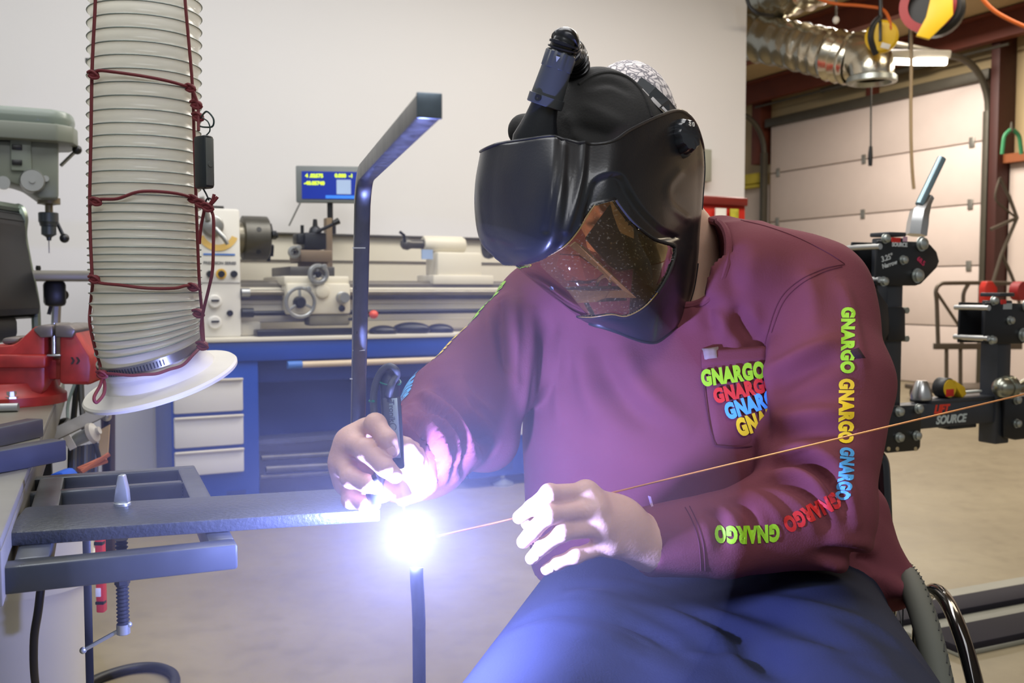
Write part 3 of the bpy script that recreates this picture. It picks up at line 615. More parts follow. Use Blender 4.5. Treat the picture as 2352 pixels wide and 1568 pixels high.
obj('column_arm', MB(FP).box(-0.40, -0.05, -0.04, 0.04, P_(108, 690, 0)[1], P_(108, 650, 0)[1], 0.01), M_oil, dp)
obj('base', MB(FP).box(-0.62, 0.0, -0.16, 0.2, 0, 0.06, 0.015), M_gg, dp)
obj('crank_rod', MB().tube([Pw(130, 700, 0.05), Pw(128, 760, 0.05)], 0.014), M_hw, dp)
# ================================================================== CHAIR
def ppoly(pts, Y): return [(x*Y/F, -y*Y/F) for x, y in pts]
Yk = 2.75
ch = thing('workshop_chair', 'black padded chair with high back at the edge of the shop table', 'chair', at(0, 760, Yk)-Vector((0, 0, at(0, 760, Yk).z)))
o0 = at(0, 0, Yk); M_vinyl = mat('black_vinyl', (13, 16, 21), 0.45, var=0.1)
bk = [(-30, 520), (-10, 492), (10, 478), (30, 474), (44, 482), (52, 500), (50, 526), (57, 570), (70, 640), (80, 690), (76, 712), (58, 718), (40, 704), (28, 640), (10, 600), (-30, 640)]
obj('backrest', MB().prism(ppoly(bk, Yk), at(0, 0, Yk), (1, 0, 0), (0, 0, 1), 0.34, 0.022), M_vinyl, ch)
fr_ = MB()
for y in (-0.33, -0.01): fr_.tube([at(px, py, Yk)+Vector((0, y, 0)) for px, py in ((20, 492), (46, 478), (58, 500), (56, 540), (66, 600), (84, 690), (88, 760))], 0.013, 8, smooth=5)
fr_.tube([at(44, 480, Yk)+Vector((0, y, 0)) for y in (-0.33, -0.01)], 0.013)
obj('back_frame', fr_, mat('chair_grey_steel', (120, 132, 120), 0.3, 0.7), ch)
zc2 = at(0, 740, Yk).z
obj('seat', MB().box(o0.x-0.19, o0.x+0.085, Yk-0.42, Yk-0.1, zc2-0.05, zc2+0.03, 0.025), M_vinyl, ch)
px_, py_ = o0.x-0.06, Yk-0.26; obj('pedestal', MB().cyl((px_, py_, 0.06), (px_, py_, zc2-0.05), 0.03), M_dkiron, ch)
for k in range(5):
    a = 2*math.pi*k/5; obj('base_leg', MB().bar((px_, py_, 0.06), (px_+0.15*math.cos(a), py_+0.15*math.sin(a), 0.03), 0.04, 0.03, bev=0.006), M_blk, ch)
# ================================================================== SHOP TABLE
M_tbl = mat('worn_steel_table', (128, 126, 114), 0.42, 0.55, var=0.14, vscale=9, bump=0.05)
M_mill = mat('mill_scale_steel', (66, 70, 80), 0.38, 0.4, var=0.18, vscale=14, stretch=(1, 1, 1), rvar=0.15)
M_flat = mat('hot_rolled_flat_bar', (66, 70, 76), 0.36, 0.45, var=0.12, vscale=9, bump=0.25, bscale=220, rvar=0.12)
ZT = 0.72; TA = math.atan(0.43)
FTb = Fr(onz(148, 868, ZT), TA); zt0 = -0.0
st = thing('welding_table', 'worn steel welding table with thick edge under the red vise', 'table', FTb.w(-0.4, -0.8, -ZT))
obj('table_top', MB(FTb).box(-0.9, 0, -1.75, 0, -0.012, 0, 0.003), M_tbl, st)
obj('table_edge', MB(FTb).box(-0.012, 0.0, -1.75, 0, -0.066, -0.012, 0.002).box(-0.9, -0.012, -0.012, 0, -0.066, -0.012, 0.002), M_tbl, st)
for x, y in ((-0.06, -0.1), (-0.118, -1.46), (-0.84, -0.1), (-0.84, -1.68)):
    obj('leg', MB(FTb).box(x-0.03, x+0.03, y-0.03, y+0.03, -ZT, -0.012, 0.004), M_dkiron, st)
# vise
FV = Fr(onz(125, 922, ZT), R(12))
M_vr = mat('worn_red_enamel', (158, 42, 36), 0.42, var=0.35, vscale=26)
M_vd = mat('vise_worn_steel', (120, 112, 106), 0.4, 0.6, var=0.2, vscale=20)
vs = thing('bench_vise', 'worn red bench vise bolted on the corner of the welding table', 'vise', FV.o)
V_ = lambda pts, y=-0.05: [FV.pix(px, py, y) for px, py in pts]
O3 = lambda y: (0, y, 0)
obj('body', MB(FV).prism(V_([(-70, 800), (40, 790), (62, 770), (85, 748), (110, 748), (110, 884), (102, 905), (-70, 905)]), O3(0.07), (1, 0, 0), (0, 0, 1), 0.14, 0.008), M_vr, vs)
obj('slide_bar', MB(FV).prism(V_([(-20, 812), (116, 812), (116, 842), (-20, 842)]), O3(0.085), (1, 0, 0), (0, 0, 1), 0.17, 0.006).prism(V_([(100, 826), (150, 826), (150, 872), (100, 872)]), O3(0.04), (1, 0, 0), (0, 0, 1), 0.08, 0.004), M_vr, vs)
obj('moving_jaw', MB(FV).prism(V_([(142, 752), (168, 752), (180, 764), (211, 816), (214, 838), (212, 880), (204, 882), (142, 880)]), O3(0.07), (1, 0, 0), (0, 0, 1), 0.14, 0.007), M_vr, vs)
for q in ([(74, 756), (92, 746), (121, 746), (121, 774), (92, 776)], [(126, 746), (160, 746), (174, 757), (166, 776), (126, 774)]):
    obj('jaw_plate', MB(FV).prism(V_(q, -0.08), O3(0.08), (1, 0, 0), (0, 0, 1), 0.16, 0.004), M_vd, vs)
obj('screw', MB(FV).tube([FV.M.inverted() @ Vector(FV.w(*[FV.pix(120, 795, -0.0)[0], 0.0, FV.pix(120, 795, 0.0)[1]])) if False else Vector((FV.pix(108, 850, 0)[0], 0, FV.pix(108, 850, 0)[1])), Vector((FV.pix(232, 848, 0)[0], 0, FV.pix(232, 848, 0)[1]))], 0.014, 14), M_vd, vs)
obj('clamped_pin', MB(FV).cyl((FV.pix(124, 815, -0.06)[0], -0.06, FV.pix(124, 818, -0.06)[1]), (FV.pix(124, 740, -0.06)[0], -0.06, FV.pix(124, 742, -0.06)[1]), 0.005).box(FV.pix(108, 814, -0.07)[0], FV.pix(141, 814, -0.07)[0], -0.075, -0.068, FV.pix(124, 818, -0.07)[1], FV.pix(124, 813, -0.07)[1], 0.002), M_steel, vs)
obj('anvil', MB(FV).prism(V_([(2, 790), (4, 776), (48, 774), (40, 792)]), O3(0.05), (1, 0, 0), (0, 0, 1), 0.1, 0.006), M_vd, vs)
obj('swivel_base', MB(FV).lathe((FV.pix(18, 905, 0)[0], 0.0, 0.0), (0, 0, 1), [(0, 0.11), (0.018, 0.11), (0.03, 0.095), (0.045, 0.09)], 36), M_vr, vs)
bx = FV.pix(30, 905, -0.08)[0]
obj('mount_bolt', MB(FV).lathe((bx, -0.09, 0.018), (0, 0, 1), [(0, 0.016), (0.004, 0.016), (0.004, 0.01), (0.014, 0.009)], 8), M_steel, vs)
obj('lock_handle', MB(FV).tube([(FV.pix(-20, 928, -0.16)[0], -0.16, 0.008), (FV.pix(42, 928, -0.16)[0], -0.16, 0.008)], 0.0085, 10), M_hw, vs)
# raised casting words worn away: the two chevrons on the jaw
ch_ = MB(FV)
for px in (166, 178):
    p = V_([(px-4, 820), (px+1, 820), (px+6, 828), (px+1, 836), (px-4, 836), (px+1, 828)], -0.071); ch_.prism(p, O3(-0.0695), (1, 0, 0), (0, 0, 1), 0.002)
obj('chevron_mark', ch_, mat('worn_black_mark', (50, 34, 32), 0.5), vs)
# square tubes lying on the table
def sq(name, p1, d, L, h, label, wd=None):
    p1, d = Vector(p1), Vector(d).normalized()
    return single(name, MB().bar(p1-d*L+Vector((0, 0, h/2)), p1+Vector((0, 0, h/2)), wd or h, h, bev=0.003), M_mill, label, 'steel tube')
dB = Vector((0.41, 0.91, 0)).normalized(); sB = Vector((0.91, -0.41, 0))
sq('square_tube', onz(154, 1058, ZT)-sB*0.014, dB, 0.62, 0.029, 'nearer square steel tube lying on the table edge, lit blue')
dA = Vector((0.14, 0.99, 0)).normalized(); sA = Vector((0.99, -0.14, 0))
sq('square_tube', onz(101, 1003, ZT)-sA*0.014, dA, 0.60, 0.029, 'farther dark square steel tube lying behind the blue lit one')
# tools and scrap behind the table corner
Yb = 2.2
single('flat_strap', MB().bar(at(95, 1012, 1.95), at(238, 944, 2.15), 0.028, 0.006, (0.5, -0.6, 0.6), 0.001), mat('worn_strap_steel', (82, 82, 86), 0.5, 0.3, var=0.3, vscale=20), 'worn flat steel strap sticking out behind the square tubes', 'strap')
t = thing('air_grinder', 'grey air tool with paper tag hung behind the square tubes', 'air tool', at(185, 1010, 2.0))
obj('barrel', MB().tube([at(158, 1022, 2.0), at(180, 1008, 2.0), at(205, 996, 2.0)], [0.010, 0.013, 0.014], 16), mat('tool_grey', (150, 156, 156), 0.4, 0.4), t)
obj('head', MB().lathe(at(203, 998, 2.0), (1, 0, 0.4), [(0, 0.014), (0.006, 0.023), (0.014, 0.021), (0.02, 0.009), (0.026, 0.008)], 20), mat('pale_grey_plastic', (190, 186, 176), 0.45), t)
obj('tag', MB().bar(at(153, 1020, 1.975), at(168, 1012, 1.975), 0.002, 0.03, (0, 0, 1), 0), mat('white_label', (225, 222, 214), 0.5), t)
obj('air_line', MB().tube([at(212, 1000, 2.0), at(222, 1030, 2.0), at(228, 1052, 2.0)], 0.005, 8, smooth=5), M_blk, t)
for i in range(8):
    x = 160+i*8.5; cl = [(40, 42, 46), (96, 100, 104), (60, 62, 66)][i % 3]
    single('welding_rod', MB().tube([at(x+2, 1028-i*1.5, 2.1+0.01*i), at(x, 1110, 2.08+0.01*i)], 0.006, 8), mat('rod_%d' % (i % 3), cl, 0.4, 0.5), ['first', 'second', 'third', 'fourth', 'fifth', 'sixth', 'seventh', 'eighth'][i]+' upright rod from the vise side in the bundle behind the square tubes', 'rod', 'rods in the bundle behind the table corner')
for i, (a, b) in enumerate((((178, 1078), (238, 1052)), ((182, 1080), (245, 1058)), ((186, 1084), (250, 1043)))):
    single('copper_rod', MB().tube([at(*a, 1.9), at(*b, 1.95)], 0.005, 8), mat('copper_rod', (190, 112, 76), 0.35, 0.7), ['copper rod lying lowest behind the welding rack', 'middle copper rod behind the welding rack', 'copper rod with its end tilted highest behind the welding rack'][i], 'rod')
single('blue_cloth', MB().prism(ppoly([(100, 1080), (118, 1066), (140, 1062), (154, 1078), (150, 1092), (104, 1092)], 1.8), at(0, 0, 1.8), (1, 0, 0), (0, 0, 1), 0.05, 0.006), mat('blue_cloth', (24, 84, 190), 0.8), 'small blue cloth behind the lower square tube', 'cloth')
single('card_sheet', MB().prism(ppoly([(205, 1000), (232, 985), (226, 1058), (206, 1070)], 2.2), at(0, 0, 2.25), (1, 0, 0), (0, 0, 1), 0.004), mat('tan_card', (196, 168, 120), 0.7), 'tan card standing behind the grey air tool', 'card')
sp_ = single('steel_stanchion', MB().bar(at(251, 930, 3.2), at(251, 1200, 3.2), 0.03, 0.03, (0, 1, 0)).bar((at(251, 1200, 3.2).x, 3.2, 0.6), (at(251, 1200, 3.2).x, 3.2, 0.0), 0.03, 0.03, (0, 1, 0)), mat('dark_brown_steel', (62, 46, 46), 0.5, 0.3), 'dark brown steel post standing beside the lathe stand', 'post')
single('knob_bolt', MB().ell(at(245, 956, 2.15), (0.011, 0.011, 0.011)).tube([at(234, 944, 2.16), at(245, 956, 2.15)], 0.004), M_steel, 'shiny ball bolt at the end of the worn strap', 'bolt')
for i, pts in enumerate((((176, 880, 2.5), (172, 930, 2.5), (166, 985, 2.5)), ((186, 880, 2.5), (188, 930, 2.48), (194, 985, 2.45)), ((172, 880, 2.4), (156, 930, 2.38), (158, 975, 2.35), (166, 990, 2.3)))):
    single('cable', MB().tube([at(*p) for p in pts], 0.008 if i < 2 else 0.004, 8, smooth=6), M_blk if i < 2 else mat('green_grey_cable', (96, 112, 108), 0.5), ['black cable nearest the vise hanging behind its jaw', 'black cable nearest the hose bell hanging behind the vise jaw', 'thin grey green cable curling behind the vise jaw'][i], 'cable')
single('cable_loop', MB().tube([at(128, 985, 2.2), at(140, 968, 2.2), at(156, 965, 2.2), at(150, 975, 2.18), at(132, 992, 2.15)], 0.006, 8, smooth=6), M_blk, 'small black cable loop beside the worn strap', 'cable')
# ================================================================== WELDING RACK (welded square tube frame)
ZR = 0.685; FK = Fr(onz(546, 1249, ZR), TA)
M_rack = mat('blued_square_tube', (72, 77, 83), 0.32, 0.5, var=0.15, vscale=18, rvar=0.12)
rk = thing('tube_rack', 'welded square tube rack projecting from the table under the flat bar', 'rack', FK.w(-0.1, 0.25, -ZR))
t_ = 0.027
def bx_(n, x0, x1, y0, y1, m=M_rack, z0=-t_, z1=0): return obj(n, MB(FK).box(x0, x1, y0, y1, z0, z1, 0.003), m, rk)
bx_('front_rail', -0.225, 0, 0, t_)
bx_('back_rail', -0.235, 0, 0.465, 0.465+t_)
bx_('middle_rail', -0.24, -t_, 0.36, 0.36+t_*0.75)
bx_('side_rail', -t_, 0, t_, 0.465)
bx_('cross_rail', -0.21, -0.21+0.032, t_, 0.465, z1=0.0005)
for x, y in ((-0.150, 0.37),):
    obj('leg', MB(FK).box(x-0.005, x+0.005, y-0.005, y+0.005, -ZR, -t_*0.75, 0.001), M_dkiron, rk)
wb = MB(FK)
for k in range(6): wb.ell((-0.178, 0.362+random.uniform(0, .02), -0.004-0.004*k), (0.004, 0.004, 0.004), 8, 6)
for k in range(5): wb.ell((-t_-0.001, 0.365, -0.003-0.005*k), (0.004, 0.004, 0.003), 8, 6)
obj('weld_bead', wb, M_dkiron, rk, kind='stuff')
# flat bar
ZP = 0.70
pq = [onz(6, 1224, ZP), onz(700, 1179.5, ZP), onz(874, 1169, ZP), onz(860, 1116.5, ZP), onz(700, 1126, ZP), onz(66, 1163, ZP), onz(56, 1165, ZP)]
single('flat_bar', MB().prism([(p.x, p.y) for p in pq], (0, 0, ZP-0.0148), (1, 0, 0), (0, 1, 0), 0.0148, 0.0025), M_flat, 'long dark flat steel bar clamped across the tube rack towards the arc', 'steel bar')
# upright bent tube
def sweep(mb, pts, bn, w, h, rc=0.0022):
    """rounded square section along a planar path with constant binormal bn"""
    bn = Vector(bn).normalized(); prof = []
    for sx, sy in ((1, 1), (-1, 1), (-1, -1), (1, -1)):
        for a in (0, 45, 90):
            base = math.atan2(sy, sx)-math.pi/4+R(a); prof.append((sx*(w/2-rc)+rc*math.cos(base), sy*(h/2-rc)+rc*math.sin(base)))
    rr = []; N = len(pts)
    for i, p in enumerate(pts):
        t = (Vector(pts[min(i+1, N-1)])-Vector(pts[max(i-1, 0)])).normalized(); n = bn.cross(t)
        rr.append([Vector(p)+bn*a+n*b for a, b in prof])
    return mb.rings(rr)
b0, b1, b2_ = at(819, 1135, 1.205), at(832, 470, 1.055), at(986, 243, 0.645)
cor = at(836, 402, 1.04); cor.z = b2_.z+0.001
d1 = (cor-b1).normalized(); d2 = (b2_-cor).normalized(); rb = 0.03
path = [b0, b0.lerp(b1, 0.5), b1] + [(lambda t: (cor-d1*rb)*(1-t)**2 + cor*2*t*(1-t) + (cor+d2*rb)*t*t)(t) for t in np.linspace(0, 1, 9)] + [b2_]
bnv = d1.cross(d2).normalized()
M_ut = mat('drawn_square_tube', (88, 92, 96), 0.32, 0.7, var=0.2, vscale=16, stretch=(6, 6, 0.6), rvar=0.12)
ut = tag(obj('bent_tube', sweep(MB(), path, bnv, 0.0168, 0.0168), M_ut), 'dark square steel tube standing on the flat bar and bent towards the camera', 'steel tube')
obj('end_cap', MB().bar(b2_-d2*0.001, b2_+d2*0.0012, 0.0172, 0.0172, (0, 0, 1), 0.0008), mat('ground_end_cap', (96, 108, 118), 0.35, 0.6, var=0.25, vscale=60), ut)
mk = MB()
for py, px, Y in ((570, 827.5, 1.068), (803, 827, 1.125), (868, 820, 1.14)):
    p = at(px, py, Y); mk.bar(p+Vector((-0.007, -0.0098, 0)), p+Vector((0.007, -0.0080, 0)), 0.001, 0.0015, bev=0)
obj('chalk_mark', mk, mat('chalk_white', (200, 204, 210), 0.8), ut)
pa = at(957, 1325, 0.99); pz = at(963, 1568, 1.01)
single('prop_post', MB().tube([pa+Vector((0, 0, 0.010)), pa, at(962, 1420, 1.0), pz, Vector((pz.x, pz.y+0.01, 0.004))], 0.0072, 10, smooth=4), M_dkiron, 'thin dark steel post standing on the floor under the welding arc', 'post')
# clamp
ca = onz(281, 1160, ZP)
cl = thing('bar_clamp', 'screw clamp holding the flat bar with a sliding handle below', 'clamp', ca)
obj('anvil', MB().lathe(ca, (0, 0, 1), [(0, 0.0095), (0.003, 0.0095), (0.0045, 0.0075)], 20).prism([(-0.0085, 0.004), (0.0085, 0.004), (0.0075, 0.018), (0.0035, 0.036), (-0.0030, 0.036), (-0.0065, 0.018)], ca+Vector((0, 0.005, 0)), (1, 0, 0), (0, 0, 1), 0.010, 0.0015), M_zinc, cl)
c2 = Vector((ca.x, ca.y-0.03, 0)); zz_ = lambda py: at(282, py, c2.y).z
c2.x = at(281, 1340, c2.y).x
th_ = MB(); zs_ = np.arange(zz_(1436), zz_(1238), 0.0022)
th_.lathe(c2+Vector((0, 0, zs_[0])), (0, 0, 1), [(z-zs_[0], 0.0062+(0.0011 if i % 2 else -0.0009)) for i, z in enumerate(zs_)], 16)
obj('screw', th_, M_dkiron, cl)
obj('nut', MB().lathe(c2+Vector((0, 0, zz_(1342))), (0, 0, 1), [(0, 0.0075), (0.001, 0.0085), (0.012, 0.0085), (0.013, 0.0075)], 6), M_dkiron, cl)
obj('screw_end', MB().lathe(c2+Vector((0, 0, zz_(1456))), (0, 0, 1), [(0, 0.0062), (0.001, 0.0075), (0.012, 0.0075)], 16), M_zinc, cl)
tb = obj('slide_handle', MB().tube([at(298, 1434, c2.y), at(191, 1493, c2.y-0.01)], 0.0024, 8), M_zinc, cl)
obj('ball_end', MB().ell(at(191, 1493, c2.y-0.01), (0.004, 0.004, 0.004), 14, 8), M_zinc, tb); obj('ball_end', MB().ell(at(297, 1434, c2.y), (0.0034, 0.0034, 0.0034), 14, 8), M_zinc, tb)
# ================================================================== UNDER THE TABLE
c = at(62, 1400, 2.0); zb0 = at(62, 1243, 1.87).z
bu = thing('bucket', 'tall white plastic bucket under the welding table', 'bucket', (c.x, c.y, 0))
M_bu = mat('white_plastic_bucket', (218, 216, 200), 0.45, var=0.03)
obj('wall', MB().lathe((c.x, c.y, 0), (0, 0, 1), [(0, 0.108), (0.004, 0.112), (zb0-0.12, 0.128), (zb0-0.12, 0.135), (zb0-0.07, 0.137), (zb0-0.07, 0.132), (zb0, 0.134), (zb0, 0.128), (0.02, 0.105)], 48, caps=False), M_bu, bu)
obj('bottom', MB().cyl((c.x, c.y, 0.0), (c.x, c.y, 0.02), 0.109, n=40), M_bu, bu)
obj('liner', MB().lathe((c.x, c.y, zb0-0.04), (0, 0, 1), [(0, 0.125), (0.03, 0.127), (0.05, 0.08), (0.055, 0.0)], 30), M_oil, bu)
obj('lift_handle', MB().tube([(c.x+0.13*math.cos(a), c.y-0.14-0.0*a, zb0-0.03-0.06*math.sin(a)) for a in np.linspace(0.1, math.pi-0.1, 14)], 0.003), M_hw, bu)
single('black_hose', MB().tube([at(96, 1330, 1.5), at(88, 1400, 1.5), at(78, 1470, 1.52), at(80, 1560, 1.56), at(96, 1640, 1.65)], 0.0065, 10, smooth=6), M_blk, 'black hose hanging in front of the white bucket', 'hose')
hz = [onz(170, 1590, 0.012), onz(225, 1558, 0.012), onz(300, 1535, 0.012), onz(360, 1532, 0.012), onz(398, 1548, 0.012), onz(396, 1580, 0.012), onz(340, 1620, 0.012)]
single('floor_hose', MB().tube(hz, 0.012, 10, smooth=8), M_blk, 'black hose curling on the concrete floor beside the bucket', 'hose')
lv_ = thing('box_level', 'red level hanging behind the rack leg', 'level', at(225, 1330, 1.55))
obj('rail', MB().box(at(218, 1320, 1.55).x, at(237, 1320, 1.55).x, 1.55, 1.565, at(225, 1408, 1.55).z, at(225, 1235, 1.55).z, 0.003), mat('red_level', (206, 52, 54), 0.4), lv_)
obj('end_stripe', MB().box(at(218, 1320, 1.55).x, at(237.5, 1320, 1.55).x, 1.548, 1.56, at(225, 1388, 1.55).z, at(225, 1381, 1.55).z, 0.001), M_oil, lv_)
obj('end_stripe', MB().box(at(218, 1320, 1.55).x, at(237.5, 1320, 1.55).x, 1.548, 1.56, at(225, 1252, 1.55).z, at(225, 1244, 1.55).z, 0.001), M_oil, lv_)
obj('decal', MB().box(at(219, 1320, 1.55).x, at(231, 1320, 1.55).x, 1.548, 1.552, at(225, 1370, 1.55).z, at(225, 1350, 1.55).z, 0.001), mat('white_label', (225, 222, 214), 0.5), lv_)
# ================================================================== SUCTION HOSE
HY = 1.40; HR = 0.0735
def hose_mat(name, rgb, tr):
    m = mat(name, rgb, 0.28, var=0.1, vscale=14, coat=0.3); m = m.copy(); nt = m.node_tree
    b = nt.nodes['Principled BSDF']; out = [n for n in nt.nodes if n.type == 'OUTPUT_MATERIAL'][0]
    t = nt.nodes.new('ShaderNodeBsdfTranslucent'); t.inputs[0].default_value = s2l(rgb)+(1,)
    mx = nt.nodes.new('ShaderNodeMixShader'); mx.inputs[0].default_value = tr
    nt.links.new(b.outputs[0], mx.inputs[1]); nt.links.new(t.outputs[0], mx.inputs[2]); nt.links.new(mx.outputs[0], out.inputs['Surface']); return m
M_hose = hose_mat('clear_ribbed_hose', (246, 244, 232), 0.45)
M_bell = hose_mat('white_bell_plastic', (224, 220, 208), 0.12); M_bell.node_tree.nodes['Principled BSDF'].inputs['Roughness'].default_value = 0.55; M_bell.node_tree.nodes['Principled BSDF'].inputs['Coat Weight'].default_value = 0.0
AX = Vector((-0.20, -0.26, 0.94)).normalized()
ycl = [(-140, 334), (0, 334), (200, 333), (400, 332), (600, 334), (720, 338), (790, 345), (808, 348)]
def hc(py):
    px = float(np.interp(py, [a for a, _ in ycl], [b for _, b in ycl])); return at(px, py, HY)
def hdir(py):
    t = min(max((py-660)/150, 0), 1); t = t*t*(3-2*t); return Vector((0, 0, 1)).lerp(AX, t).normalized()
ridge = []; y = -140
while y < 790:
    ridge.append(y); y += 29.5 if y < 300 else (26 if y < 440 else (19 if y < 560 else (16 if y < 640 else (20 if y < 700 else 13.5))))
def hring(py, r, n=56):
    c, d = hc(py), hdir(py); u = Vector((1, 0, 0)); u = (u-d*u.dot(d)).normalized(); v = d.cross(u)
    return [c+(u*math.cos(2*math.pi*j/n)+v*math.sin(2*math.pi*j/n))*r for j in range(n)]
rr = []
for i in range(len(ridge)-1):
    a, b = ridge[i], ridge[i+1]
    for t, dr in ((0, 0.0036), (0.10, 0.0028), (0.24, 0.0002), (0.5, -0.0006), (0.8, 0.0002), (0.93, 0.0028)):
        rr.append(hring(a+(b-a)*t, HR+dr))
rr.append(hring(ridge[-1], HR)); rr.append(hring(808, HR-0.002)); rr.append(hring(836, HR-0.003))
sh = thing('suction_hose', 'clear ribbed suction hose hanging down with a white bell mouth', 'hose', hc(400))
obj('hose_wall', MB().rings(rr, True, False), M_hose, sh, ang=180)
wr_ = MB()
for a in ridge:
    P = hring(a-0.5, HR+0.0038, 48); wr_.tube(P, 0.0010, 5, closed=True)
obj('reinforcing_wire', wr_, mat('green_grey_wire', (140, 150, 142), 0.4, 0.3), sh, kind='stuff')
bc = hc(808); uB = Vector((1, 0, 0)); uB = (uB-AX*uB.dot(AX)).normalized()
obj('bell_mouth', MB().lathe(bc+AX*0.0, -AX, [(-0.006, HR-0.001), (0.0, HR+0.001), (0.029, HR+0.001), (0.033, HR+0.004), (0.0365, HR+0.012), (0.040, HR+0.025), (0.0415, HR+0.033), (0.042, HR+0.0365), (0.045, HR+0.039), (0.049, HR+0.0385), (0.050, HR+0.035), (0.046, HR+0.027), (0.041, HR+0.012), (0.015, HR-0.004), (0.0, HR-0.006)], 72, caps=False), M_bell, sh, label='white flared bell mouth')
cm = MB(); cs_ = MB(); cm.lathe(bc+AX*0.006, -AX, [(0, HR+0.001), (0.0, HR+0.0035), (0.013, HR+0.0035), (0.013, HR+0.001)], 64, caps=False)
v_ = AX.cross(uB)
for k in range(34):
    a = -math.pi*0.92+math.pi*0.62*k/34
    d = uB*math.cos(a)+v_*math.sin(a); p = bc-AX*0.0005+d*(HR+0.0036)
    cs_.bar(p+AX*0.004-AX*0.0004, p-AX*0.0048, 0.0018, 0.0012, d, 0)
hcl = obj('hose_clamp', cm, mat('clamp_band', (150, 150, 140), 0.32, 0.8), sh); obj('clamp_slots', cs_, M_dkiron, hcl, kind='stuff')
# maroon cord lacing
M_cord = mat('maroon_cord', (112, 36, 42), 0.6, var=0.1, vscale=60)
def hs_(px, py, off=0.0075):
    c = hc(py); d = ray(px, py); r = HR+off; A = d.x*d.x+d.y*d.y; B = -(d.x*c.x+d.y*c.y); C = c.x*c.x+c.y*c.y-r*r; D = B*B-A*C
    return CAM+d*((-B-math.sqrt(D))/A if D > 0 else -B/A)
def knot(px, py, Y=None, s=0.0055):
    p = hs_(px, py, 0.008) if Y is None else at(px, py, Y); mb = MB()
    mb.ell(p, (s*1.3, s, s)); mb.tube([p+Vector((-s*1.4, -s*.4, s*.5)), p+Vector((0, -s*1.1, s*.7)), p+Vector((s*1.3, -s*.5, -s*.6)), p+Vector((0, -s*.9, -s)), p+Vector((-s*1.2, -s*.3, -s*.2))], 0.0022, 6, smooth=4); return mb
co = thing('lacing_cord', 'maroon cord knotted in loops around the clear suction hose', 'cord', hc(300))
def strand(pts, n='strand', r=0.0023, off=0.0075):
    obj(n, MB().tube([hs_(*p) if len(p) == 2 else at(*p) for p in pts], r, 7, smooth=6), M_cord, co)
strand([(222, -140), (219, 0), (214, 100), (211, 180), (209, 300), (207, 400), (206, 470), (208, 560), (212, 640)])
strand([(415, -140), (425, 0), (433, 90), (442, 200), (446, 320), (450, 450), (454, 560), (458, 650), (464, 720), (468, 790)])
strand([(214, 180), (224, 163), (260, 165), (330, 175), (390, 187), (440, 202)], 'loop')
strand([(208, 470), (226, 458), (270, 456), (320, 440), (380, 441), (430, 450), (450, 466)], 'loop')
strand([(208, 628), (224, 648), (280, 655), (340, 662), (400, 662), (430, 656), (456, 664)], 'loop')
zb = lambda px: float(np.interp(px, [228, 240, 300, 360, 420, 468], [852, 857, 862, 858, 838, 790]))
strand([(p, zb(p)) for p in (232, 240, 270, 300, 330, 360, 390, 420, 445, 468)], 'loop', off=0.012)
strand([(214, 640), (208, 700, 1.37), (206, 740, 1.36), (216, 790, 1.36), (228, 830, 1.36), (232, 855, 1.345), (240, 880, 1.32), (238, 905, 1.30), (222, 924, 1.285), (216, 912, 1.285), (230, 885, 1.31), (236, 862, 1.335)], 'tail')
for q in ((216, 172), (438, 202), (222, 462), (444, 456), (218, 640), (444, 658), (236, 858)): obj('knot', knot(*q), M_cord, co)
for q in ((457, 718, 1.36), (466, 792, 1.36), (452, 240, 1.37), (456, 268, 1.37), (478, 475, 1.335), (462, 466, 1.35)): obj('knot', knot(*q, s=0.006), M_cord, co)
strand([(444, 210, 1.36), (454, 240, 1.365), (456, 268, 1.365), (456, 300, 1.36)], 'tail')
strand([(462, 470, 1.35), (470, 478, 1.34), (478, 475, 1.335), (490, 464, 1.33), (500, 452, 1.33)], 'tail'); strand([(478, 475, 1.335), (488, 460, 1.33), (492, 446, 1.33)], 'tail')
strand([(482, 478, 1.335), (490, 500, 1.335), (490, 560, 1.335), (488, 620, 1.335), (480, 660, 1.34), (468, 710, 1.35), (462, 750, 1.355), (466, 790, 1.355)], 'strand')
strand([(470, 480, 1.34), (462, 520, 1.35), (458, 560, 1.355)], 'tail')
pt = thing('remote_pendant', 'small black remote control tied to the cord beside the hose', 'remote', at(468, 372, 1.345))
FPt = Fr(at(468, 372, 1.345), R(-35))
obj('body', MB(FPt).box(-0.0125, 0.0125, -0.008, 0.009, -0.037, 0.036, 0.004), mat('remote_black', (32, 38, 42), 0.4), pt)
obj('face_plate', MB(FPt).box(0.0118, 0.0135, -0.006, 0.007, -0.033, 0.032, 0.001).lathe((0.0135, 0, -0.004), (1, 0, 0), [(0, 0.004), (0.0015, 0.0038)], 14), mat('remote_grey_face', (92, 96, 92), 0.45), pt)
obj('wire_loop', MB().tube([at(462, 268, 1.355), at(475, 256, 1.345), at(490, 272, 1.34), at(488, 290, 1.34), at(470, 292, 1.35), at(460, 290, 1.355)], 0.0013, 6, smooth=6).tube([at(464, 270, 1.355), at(478, 280, 1.345), at(482, 300, 1.345), at(470, 314, 1.345)], 0.0010, 6, smooth=6), mat('green_black_wire', (30, 52, 52), 0.4), pt)
obj('split_ring', MB().tube([at(466, 432, 1.345), at(474, 446, 1.34), at(480, 460, 1.338)], 0.0012, 6).tube([at(480+7*math.cos(a), 463+8*math.sin(a), 1.338) for a in np.linspace(0, 6, 14)], 0.0013, 6, closed=True), M_dkiron, pt)
